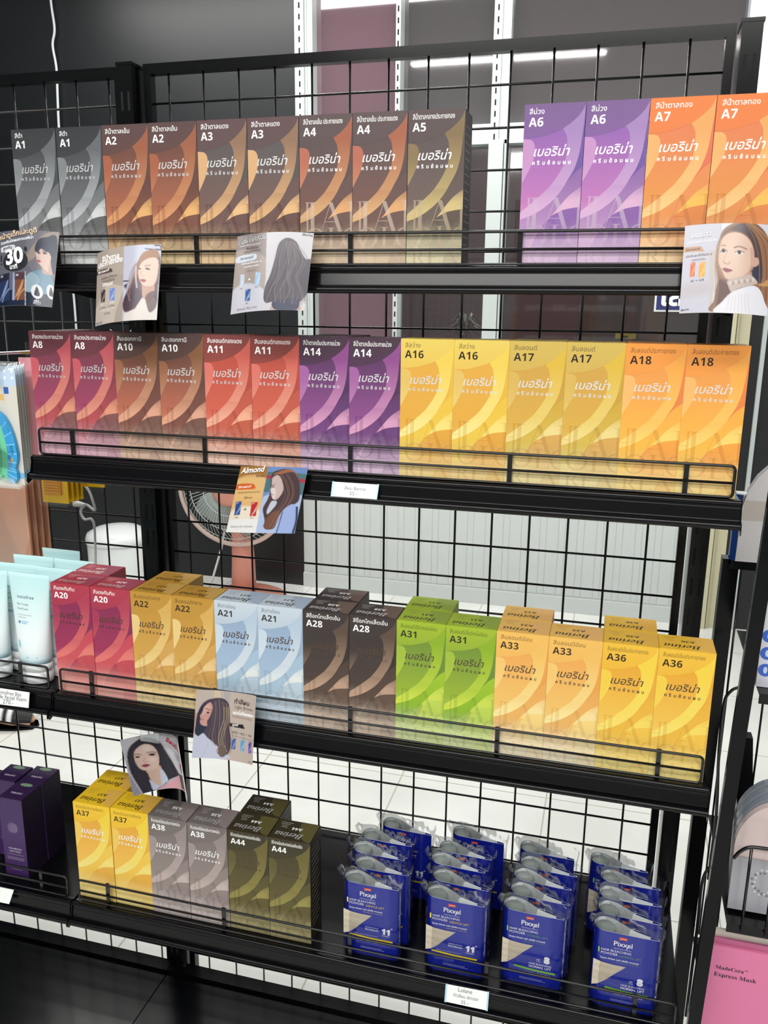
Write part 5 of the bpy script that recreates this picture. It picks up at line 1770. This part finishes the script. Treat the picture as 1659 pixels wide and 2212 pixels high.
photo_card('photo_card', 'dark thirty minute photo card at the left end of the top shelf',
           [(.0738, -.026, 1.4934), (.1634, -.026, 1.493), (.0845, -.050, 1.4053), (.1622, -.050, 1.4056)], .008, a, [
    ('หน้าดูเด็กและดูดี', 18, 160, dict(w=395, col=(50, 46, 52), dy=0, bold=.06)), ('หน้าดูเด็กและดูดี', 18, 160, dict(w=392, col=(226, 196, 166), dy=0, bold=.02, off=.0006)),
    ('ด้วยครีมปิดผมขาวเบอริน่า', 32, 212, dict(w=345, col=(230, 236, 244), dy=0, bold=.02)), ('ภายใน', 62, 276, dict(w=100, col=(70, 70, 78), dy=0, bold=.02)),
    ('30', 92, 420, dict(w=190, col=(246, 246, 248), dy=0, bold=.035)), ('นาที', 138, 472, dict(w=82, col=(246, 246, 248), dy=0, bold=.03)),
    ('A1', 32, 535, dict(w=26, col=(240, 240, 244), dy=0)), ('A2', 205, 545, dict(w=26, col=(240, 240, 244), dy=0)), ('A1', 384, 782, dict(w=26, col=(240, 240, 244), dy=0)), ('สีดำ', 365, 808, dict(w=60, col=(220, 226, 236), dy=0))])

# --- light brown, third shelf
a = Art(110, 124, [(255, 105), (1588, 250), (150, 1630), (1505, 1795)], (40, -50))
a.im[:] = lin((206, 190, 180))
a.poly([(650, 60), (780, 60), (780, 300), (640, 300)], (226, 206, 178), .8, False)
a.poly([(860, 60), (1000, 90), (980, 480), (860, 300)], (186, 176, 182), .8, False)
a.poly([(215, 660), (290, 640), (260, 1000), (200, 1000)], (190, 150, 140), .8)
hair = [(600, 290), (760, 270), (900, 320), (975, 450), (990, 700), (985, 980), (1010, 1200), (1000, 1420), (900, 1570), (760, 1590), (660, 1530), (760, 1480), (740, 1380), (640, 1300), (560, 1220), (440, 1180), (290, 1140), (215, 1060), (235, 900), (265, 660), (360, 440), (480, 330)]
a.poly(hair, (78, 66, 82))
a.poly([(280, 640), (360, 480), (460, 400), (420, 560), (330, 700), (330, 900), (420, 960), (390, 1060), (290, 1130), (215, 1060), (240, 860)], (44, 46, 66))
a.poly([(470, 930), (380, 1060), (300, 1080), (300, 940), (330, 890)], (36, 50, 70))
a.poly([(540, 375), (590, 420), (600, 520), (540, 700), (480, 800), (480, 900), (390, 900), (335, 850), (330, 770), (345, 740), (325, 680), (380, 600), (420, 480)], (214, 162, 150))
a.poly([(430, 480), (540, 420), (540, 560), (440, 620), (380, 680), (350, 690)], (226, 182, 170), .8)
a.ell(500, 605, 34, 20, (54, 44, 54)); a.line([(460, 520), (545, 545)], 22, (110, 78, 80), .85)
a.line([(345, 765), (395, 770)], 22, (166, 84, 92), .9); a.line([(365, 680), (395, 700)], 12, (160, 104, 100), .8)
for k in range(16):
    c = ((120, 102, 108), (58, 50, 68), (176, 152, 124), (96, 84, 100))[k % 4]
    x0 = 640 + k * 20
    a.line([(x0 - 20, 310 + abs(k - 6) * 10), (x0 - 10 + k * 2, 560), (x0 - 60 + k * 8, 900), (x0 - 120 + k * 16, 1200), (700 + k * 20, 1540 - 8 * (k % 4))], 14, c, .6)
for x in (860, 915, 960):
    a.line([(x, 480), (x - 10, 760), (x - 90, 1020), (x - 130, 1250), (x - 40, 1480)], 16, (198, 176, 140), .7)
a.poly([(190, 1130), (280, 1150), (390, 1070), (480, 1160), (560, 1240), (640, 1340), (720, 1380), (680, 1460), (760, 1560), (940, 1560), (930, 1640), (140, 1660)], (206, 210, 232))
a.line([(500, 1250), (460, 1420), (370, 1600)], 10, (176, 184, 214), .8)
a.poly([(720, 1400), (800, 1340), (900, 1420), (880, 1580), (760, 1590)], (116, 100, 92))
a.poly([(978, 830), (1290, 880), (1330, 980), (975, 905)], (46, 40, 44), 1, False)
swatch(a, 1035, 1185, 92, 245, (74, 100, 168), (176, 190, 226), 15)
swatch(a, 1240, 1225, 85, 250, (90, 170, 226), (180, 220, 244), 10)
swatch(a, 1415, 1275, 70, 250, (104, 66, 190), (186, 160, 226), 5)
photo_card('photo_card', 'light brown photo card with a woman in profile on the third shelf',
           [(.3154, -.022, .9166), (.4002, -.022, .9191), (.3137, -.040, .8267), (.4004, -.040, .8301)], -.008, a, [
    ('ทำสีผม', 1085, 390, dict(w=350, col=(60, 46, 42), dy=1.6, bold=.015)), ('Light Brown', 1098, 500, dict(w=415, col=(110, 94, 88), dy=1.6)),
    ('แบบไม่ต้องฟอก', 1055, 625, dict(w=480, col=(246, 244, 244), dy=1.5, bold=.03)), ('ด้วยสีย้อมผมเบอริน่า', 1040, 700, dict(w=455, col=(150, 124, 104), dy=1.6)),
    ('สูตรสี', 1045, 895, dict(w=135, col=(240, 236, 236), dy=1.0, bold=.02)), ('A38 + A21 + A6', 1035, 1060, dict(w=450, col=(90, 80, 80), dy=1.8)),
    ('(1 กล่อง)  (1 กล่อง)  (1 กล่อง)', 1030, 1125, dict(w=480, col=(130, 116, 112), dy=2.2)), ('Berina', 1405, 1730, dict(w=110, col=(120, 110, 112), dy=2.2, shear=.3))])

# --- hanging card with pink corner, below the third shelf
a = Art(110, 120, [(90, 300), (1385, 400), (400, 1560), (1585, 1700)], (230, -235))
a.im[:] = lin((196, 194, 200))
a.poly([(680, 90), (1000, 60), (1450, 300), (1620, 1700), (1400, 1500), (1300, 1050), (1100, 650), (900, 350)], (226, 224, 232), 1, False)
a.poly([(510, 230), (700, 240), (850, 330), (960, 500), (1080, 700), (1280, 1040), (1300, 1090), (1180, 1140), (1060, 1200), (1000, 1280), (720, 1480), (560, 1500), (470, 1330), (360, 1120), (280, 900), (235, 620), (280, 430), (400, 290)], (50, 46, 56))
for k in range(8):
    a.line([(880 + k * 14, 420 + k * 26), (980 + k * 20, 700 + k * 10), (1080 + k * 22, 1080)], 9, (72, 66, 76) if k % 2 else (36, 34, 46), .7)
    a.line([(300 + k * 8, 420), (280 + k * 10, 760), (400 + k * 20, 1200), (520 + k * 24, 1450)], 9, (66, 62, 74) if k % 2 else (36, 34, 46), .7)
a.poly([(610, 960), (860, 860), (900, 1060), (930, 1320), (800, 1330), (690, 1180), (640, 1060)], (212, 180, 164))
a.poly([(360, 560), (440, 430), (560, 370), (690, 400), (790, 520), (840, 700), (830, 870), (740, 950), (600, 980), (500, 950), (430, 870), (370, 720)], (222, 192, 178))
a.ell(600, 480, 90, 70, (240, 222, 214), .7, 1.2); a.ell(700, 720, 70, 60, (238, 214, 204), .6, 1.2)
a.line([(350, 630), (420, 605), (490, 620)], 20, (110, 74, 70), .85); a.line([(595, 570), (690, 550), (775, 570)], 18, (110, 74, 70), .85)
a.ell(425, 672, 46, 20, (64, 44, 46)); a.ell(695, 615, 58, 24, (58, 40, 42)); a.line([(635, 625), (690, 592), (765, 600)], 12, (50, 34, 38))
a.line([(560, 690), (545, 780), (590, 790), (640, 770)], 14, (196, 150, 138), .7)
a.poly([(505, 875), (560, 835), (610, 832), (670, 850), (620, 890), (560, 900)], (146, 58, 84))
a.poly([(880, 930), (960, 1020), (1040, 1190), (1000, 1260), (860, 1370), (760, 1430), (700, 1300), (670, 1180), (760, 1260), (900, 1330), (880, 1080)], (200, 208, 230))
a.poly([(900, 1370), (1290, 1090), (1340, 1380), (1490, 1500), (1300, 1400), (1050, 1380), (780, 1430)], (222, 166, 176), 1, False)
a.poly([(1290, 1060), (1400, 1110), (1460, 1460), (1360, 1390)], (70, 60, 66), 1, False)
a.line([(1425, 1150), (1490, 1490)], 20, (222, 176, 150)); a.line([(1455, 1220), (1530, 1560)], 16, (120, 118, 140))
a.poly([(1315, 840), (1360, 840), (1400, 940), (1450, 1010), (1460, 1080), (1400, 1070), (1350, 980)], (186, 34, 70))
a.poly([(255, 930), (300, 1010), (560, 1490), (400, 1560), (330, 1300)], (150, 148, 164), .9, False)
a.line([(260, 960), (400, 1230), (545, 1490)], 10, (236, 236, 242))
for k in range(5):
    a.line([(1150 + k * 30, 560 + k * 46 - (k == 0) * 40), (1270 + k * 22, 620 + k * 48), (1390 + k * 8, 720 + k * 40)], 9, (70, 68, 76), .8)
photo_card('photo_card', 'curled photo card with pink corner hanging below the third shelf',
           [(.1997, -.030, .8294), (.2878, -.030, .8365), (.2252, -.045, .7566), (.3053, -.045, .7613)], -.044, a, [
    ('สีผมน้ำตาล', 970, 290, dict(w=420, col=(190, 30, 66), dy=5.2, bold=.03))])
tp = thing('tape_strip', 'clear tape holding the curled pink cornered card to the lip', 'tape', (.2455, -.0285, .845))
MB().box((-.014, -.0012, -.012), (.014, .0, .004)).build('tape', M['clear'], tp)

# ================================================================ price tags on the shelf lips
def price_tag(corners, lines, label, edge=True):
    C = [Vector(p) for p in corners]
    cen = (C[0] + C[1] + C[2] + C[3]) / 4
    nrm = ((C[1] - C[0]).cross(C[2] - C[0])).normalized()
    if nrm.y > 0:
        nrm = -nrm
    W, H = (C[1] - C[0]).length, (C[2] - C[0]).length

    def S(x, y, off=0.0):
        u, t = x / W, 1 - y / H
        p = C[0] * (1 - u) * (1 - t) + C[1] * u * (1 - t) + C[2] * (1 - u) * t + C[3] * u * t
        return tuple(p + nrm * off - cen)
    o = thing('price_tag', label, 'price tag', cen)
    b = MB()
    w0 = lin((232, 236, 234))
    q = [(0, 0), (W, 0), (W, H), (0, H)]
    b.add([S(*p) for p in q] + [S(*p, -.0012) for p in q], [(0, 1, 2, 3), (7, 6, 5, 4), (0, 4, 5, 1), (1, 5, 6, 2), (2, 6, 7, 3), (3, 7, 4, 0)], 0, w0)
    for s, x, y, sz, al, bd, cc in lines:
        b.text(s, lambda a, c: S(a, c, .0002), x * W, y * H, width=sz * W, col=lin(cc), align=al, bold=bd)
    b.build('tag_paper', M['print'], o)
    if edge:
        for xa, xb in ((-.0022, .0), (W, W + .0022)):
            e = MB()
            q = [(xa, -.0004), (xb, -.0004), (xb, H + .0004), (xa, H + .0004)]
            e.add([S(*p, .0006) for p in q] + [S(*p, -.0014) for p in q], [(0, 1, 2, 3), (7, 6, 5, 4), (0, 4, 5, 1), (1, 5, 6, 2), (2, 6, 7, 3), (3, 7, 4, 0)])
            e.build('holder_edge', M['tagframe'], o)
    return o


G = (96, 98, 100)
price_tag([(.5067, -.0182, 1.2085), (.5597, -.0182, 1.2085), (.5070, -.0255, 1.1925), (.5592, -.0255, 1.1925)],
          [('สีผม Berina', .5, .52, .5, 'c', 0, G), ('55.–', .49, .16, .2, 'c', 0, G)], 'white price tag on the second shelf under the plum boxes')
price_tag([(.6622, -.0190, .5385), (.7156, -.0190, .5400), (.6625, -.0268, .5180), (.7156, -.0268, .5185)],
          [('Lolane', .45, .72, .36, 'c', 0, G), ('กัดสีผม พิกเซล', .47, .40, .62, 'c', 0, G), ('55.–', .47, .08, .2, 'c', 0, G)], 'white price tag on the lowest shelf under the blue packs')
price_tag([(-.0149, -.0190, .8752), (.0516, -.0190, .8752), (-.0141, -.0272, .8540), (.0542, -.0272, .8555)],
          [('Innisfree Bija', .52, .66, .58, 'c', 0, G), ('Trouble facial foam', .94, .38, .98, 'r', 0, G), ('270.-', .5, .08, .26, 'c', 0, G)], 'white price tag on the left shelf below the mint tubes', False)
price_tag([(-.0873, -.0190, .5380), (-.0114, -.0190, .5385), (-.0828, -.0272, .5180), (-.0155, -.0272, .5190)],
          [('Terapic', .5, .6, .4, 'c', 0, G)], 'white price tag on the left shelf below the dark purple cartons', False)

# ================================================================ second rack at the right
rk = thing('display_rack', 'black tube display rack at the right edge with wire guards', 'display rack', (1.0, 0, 0))
b = MB()


def slant(b, p, q, w, d):
    (x0, y0, z0), (x1, y1, z1) = p, q
    v = []
    for x, y, z in (p, q):
        v += [(x, y, z), (x + w, y, z), (x + w, y + d, z), (x, y + d, z)]
    b.add(v, [(0, 3, 2, 1), (4, 5, 6, 7), (0, 1, 5, 4), (1, 2, 6, 5), (2, 3, 7, 6), (3, 0, 4, 7)])


slant(b, (.9495 - 1.0, .0, 0.0), (.9890 - 1.0, .0, 1.36), .0152, .010)
b.build('front_post', M['matte'] if 'matte' in M else M['deck'], rk)
b = MB()
slant(b, (.9665 - 1.0, .2, 0.0), (.9732 - 1.0, .2, 1.092), .0205, .02)
b.build('rear_post', M['deck'], rk)
for z, y0, d in ((1.094, .19, .02), (.9900, .012, .2), (.6685, .035, .24), (.44, .03, .26)):
    b = MB()
    b.box((.9815 - 1.0 if z > 1.05 else 1.002 - 1.0, y0, z - .0018), (.34, y0 + d, z))
    b.box((.9815 - 1.0 if z > 1.05 else 1.002 - 1.0, y0 - .001, z - .012), (.34, y0, z + .0005))
    b.build('rack_tray', M['copperrail'] if False else M['black'], rk)
for pts in ([(.9955, .10, .957), (.986, .10, .950), (.9795, .10, .930), (.9805, .10, .86), (.9855, .10, .78), (.9853, .10, .68)],
            [(.9955, .10, .705), (.985, .10, .698), (.978, .10, .672), (.9785, .10, .60), (.977, .10, .46)]):
    b = MB()
    b.tube([(x - 1.0, y, z) for x, y, z in crom(pts, 5)], .0020, 8)
    b.build('side_guard', M['wire'], rk)
b = MB()
b.tube([(x - 1.0, y, z) for x, y, z in crom([(1.0, .03, .764), (1.006, .03, .774), (1.016, .03, .782), (1.03, .03, .7835), (1.05, .03, .7835), (1.08, .03, .782), (1.12, .03, .780)], 5)], .0022, 8)
for x in (1.0185, 1.046, 1.075, 1.1):
    b.tube([(x - 1.0, .03, .782), (x - 1.0, .03, .664)], .0018, 8)
b.build('front_guard', M['wire'], rk)
b = MB()
for x in (1.01, 1.035, 1.06, 1.085):
    b.tube([(x - 1.0, .285, .45), (x - 1.0, .285, 1.09)], .0016, 6)
slant(b, (.065, .28, .44), (.03, .28, .80), .022, .02)
b.build('back_wires', M['wire'], rk)

# white and blue pack standing on the rear tray
wp = thing('white_dome_pack', 'white domed pack with blue side at the right edge of the second shelf', 'pack', (0, 0, 0))
b = MB()
pts = [(.9925, 1.0950), (.9935, 1.165), (.9990, 1.187), (1.0085, 1.206), (1.0260, 1.2260), (1.05, 1.236), (1.075, 1.2260), (1.09, 1.206), (1.1, 1.18), (1.1, 1.0950)]
k = len(pts)
pts = [(x - .007, z) for x, z in pts]
v = [(x, .182, z) for x, z in pts] + [(x + .002, .2045, z) for x, z in pts]
wcol = lin((206, 204, 206))
b.add(v, [tuple(range(k)), tuple(range(k, 2 * k))[::-1]] + [(i, (i + 1) % k, k + (i + 1) % k, k + i)[::-1] for i in range(k)], 0, wcol)
b.poly([(.9866, 1.150), (1.09, 1.150), (1.09, 1.176), (.9895, 1.176)], lambda x, z: (x, .1818, z), lin((188, 180, 172)))
b.build('pack_front', M['print'], wp)
MB().prism_z([(.9852, .1825), (.9865, .2000), (.9790, .2000), (.9790, .1880)], 1.0950, 1.182, 0, lin((20, 60, 140))).build('blue_gusset', M['gloss'], wp)
MB().prism_z([(.9790, .1880), (.9900, .1835), (.9960, .2000), (.9795, .2010)], 1.1822, 1.1840, 0).build('white_fold', M['white'], wp)

# clear bottle pack
op = thing('clear_slim_pack', 'clear slim pack with round blue symbols at the right edge', 'pack', (0, 0, 0))
b = MB().box((1.0005, .03, .9905), (1.05, .05, 1.12), 0, lin((206, 206, 218)))
for z in (1.053, 1.032, 1.0115):
    b.poly([(1.0085 + .0078 * math.cos(a), z + .0078 * math.sin(a)) for a in np.linspace(0, 2 * PI, 22, endpoint=False)], lambda x, q: (x, .0299, q), lin((44, 92, 190)))
    b.poly([(1.0085 + .0022 * math.cos(a), z + .0042 * math.sin(a)) for a in np.linspace(0, 2 * PI, 14, endpoint=False)], lambda x, q: (x, .0298, q), lin((190, 206, 236)))
b.text('OBAGI', lambda x, q: (x, .0298, q), 1.009, 1.0985, width=.034, col=lin((70, 74, 84)), rot=-PI / 2)
b.build('clear_pouch', M['gloss'], op)

# round topped mask packs in a clear sleeve
gp = thing('round_mask_pack', 'stack of round topped grey pink masks in a clear sleeve', 'pack', (0, 0, 0))
for i in range(4):
    b = MB()
    pts = [(1.0065, .672)] + [(1.0565 - .052 * math.cos(a), .760 + .066 * math.sin(a)) for a in np.linspace(0.02, PI - .02, 26)] + [(1.1065, .672)]
    k = len(pts)
    y0 = .06 + i * .012
    v = [(x + .001 * i, y0, z + .004 * i) for x, z in pts] + [(x + .001 * i, y0 + .010, z + .004 * i) for x, z in pts]
    b.add(v, [tuple(range(k)), tuple(range(k, 2 * k))[::-1]] + [(q, (q + 1) % k, k + (q + 1) % k, k + q)[::-1] for q in range(k)], 0, lin((206, 186, 184)) if i == 0 else lin((126, 134, 144)))
    b.build('mask_sheet', M['gloss'], gp)
b = MB().box((1.0045, .0575, .6735), (1.11, .0585, .748), 0, lin((166, 166, 174)))
for kk in range(30):
    aa = 2 * PI * kk / 30
    rr = .0130 + .0020 * math.sin(kk * 3.7)
    b.poly([(1.0565 - .013 + rr * math.cos(aa) + .0016 * math.cos(q), .7175 + rr * 1.25 * math.sin(aa) + .0016 * math.sin(q)) for q in np.linspace(0, 6.28, 8, endpoint=False)], lambda x, q: (x, .0574 - .00002 * kk, q), lin((206, 206, 208) if kk % 2 else (110, 110, 114)))
b.build('sleeve_band', M['gloss'], gp)

# pink mask pack at the bottom right
pk = thing('pink_mask_pack', 'pink mask sachet with black serif lettering at the lower right corner', 'mask sachet', (0, 0, 0))
b = MB()
pkc = lin((214, 118, 158))
b.box((.978, .052, .4415), (1.10, .055, .632), 0, lerp(pkc, (0.1, 0.02, 0.05), .35))
b.box((.984, .0475, .4415), (1.12, .0515, .6235), 0, pkc)
b.box((.982, .056, .4415), (1.12, .058, .6425), 0, lin((196, 186, 176)))
MS = lambda s: ''.join(chr(0x1D400 + ord(c) - 65) if 'A' <= c <= 'Z' else chr(0x1D41A + ord(c) - 97) if 'a' <= c <= 'z' else c for c in s)
FP = lambda x, z: (x, .0472, z)
b.text(MS('MadeCera'), FP, .9975, .5895, width=.034, col=lin((34, 18, 40)))
b.text('™', FP, 1.032, .5915, width=.004, col=lin((34, 18, 40)))
b.text(MS('Express Mask'), FP, .9965, .5785, width=.051, col=lin((34, 18, 40)))
b.build('sachet', M['print'], pk)

# ================================================================ foot of a customer behind the rack
ft = thing('person', 'bare foot of a person in a black sandal with white stripes behind the rack', 'person', (-1.145, 1.245, 0))
ft.rotation_euler = (0, 0, math.radians(18))
me = bpy.data.meshes.new('leg_and_foot')
P = [(-.10, 0, .42), (-.10, 0, .25), (-.095, 0, .10), (-.085, 0, .055), (-.03, 0, .060), (.03, .0, .048), (.085, .0, .034), (.115, 0, .028), (-.115, 0, .042)]
E = [(0, 1), (1, 2), (2, 3), (3, 4), (4, 5), (5, 6), (6, 7), (3, 8)]
RR = [.055, .050, .036, .038, .036, .036, .034, .020, .030]
toes = [(.135, -.026, .030, .014), (.140, -.004, .027, .011), (.132, .013, .026, .0105), (.122, .026, .025, .010), (.108, .038, .024, .0095)]
for x, y, z, r in toes:
    i = len(P)
    P += [(x - .035, y * .9, z + .004), (x, y, z - .006)]
    RR += [r * 1.15, r]
    E += [(6, i), (i, i + 1)]
me.from_pydata(P, E, [])
body = bpy.data.objects.new('leg_and_foot', me)
COL.objects.link(body)
body.parent = ft
md = body.modifiers.new('skin', 'SKIN')
for i, sv in enumerate(me.skin_vertices[0].data):
    sv.radius = (RR[i], RR[i])
    sv.use_root = i == 3
sm = body.modifiers.new('smooth', 'SUBSURF')
sm.levels = sm.render_levels = 2
md.use_smooth_shade = True
me.materials.append(mat('skin', (206, 160, 132), .5))
b = MB()
n = 9
sk = [(-.135, 0, .0), (-.12, .036, 0), (-.05, .040, 0), (.03, .046, 0), (.10, .052, 0), (.150, .030, 0), (.165, -.004, 0), (.150, -.036, 0), (.08, -.046, 0), (0, -.04, 0), (-.08, -.038, 0), (-.12, -.034, 0)]
b.prism_z([(x * .92, y * .86) for x, y, _ in sk], .0, .007)
b.build('sandal_sole', M['deck'], ft)
b = MB()
v, f, c = [], [], []
for i in range(21):
    x = -.012 + .150 * i / 20
    for j in range(17):
        a = .30 + (PI - .60) * j / 16
        wy = .049 - .010 * max(0, (i - 12) / 8)
        v.append((x, wy * math.cos(a), .012 + (.078 - .27 * x) * math.sin(a) ** .8))
        q = 20 - i
        stripe = q in (16, 13, 10) or False
        c.append(lin((236, 236, 236)) if i in (2, 3, 6, 7, 10, 11) else lin((22, 22, 24)))
for i in range(20):
    for j in range(16):
        f.append((i * 17 + j, i * 17 + j + 1, (i + 1) * 17 + j + 1, (i + 1) * 17 + j))
b.add(v, f, 0, smooth=True, cols=c)
b.build('sandal_strap', M['print'], ft)
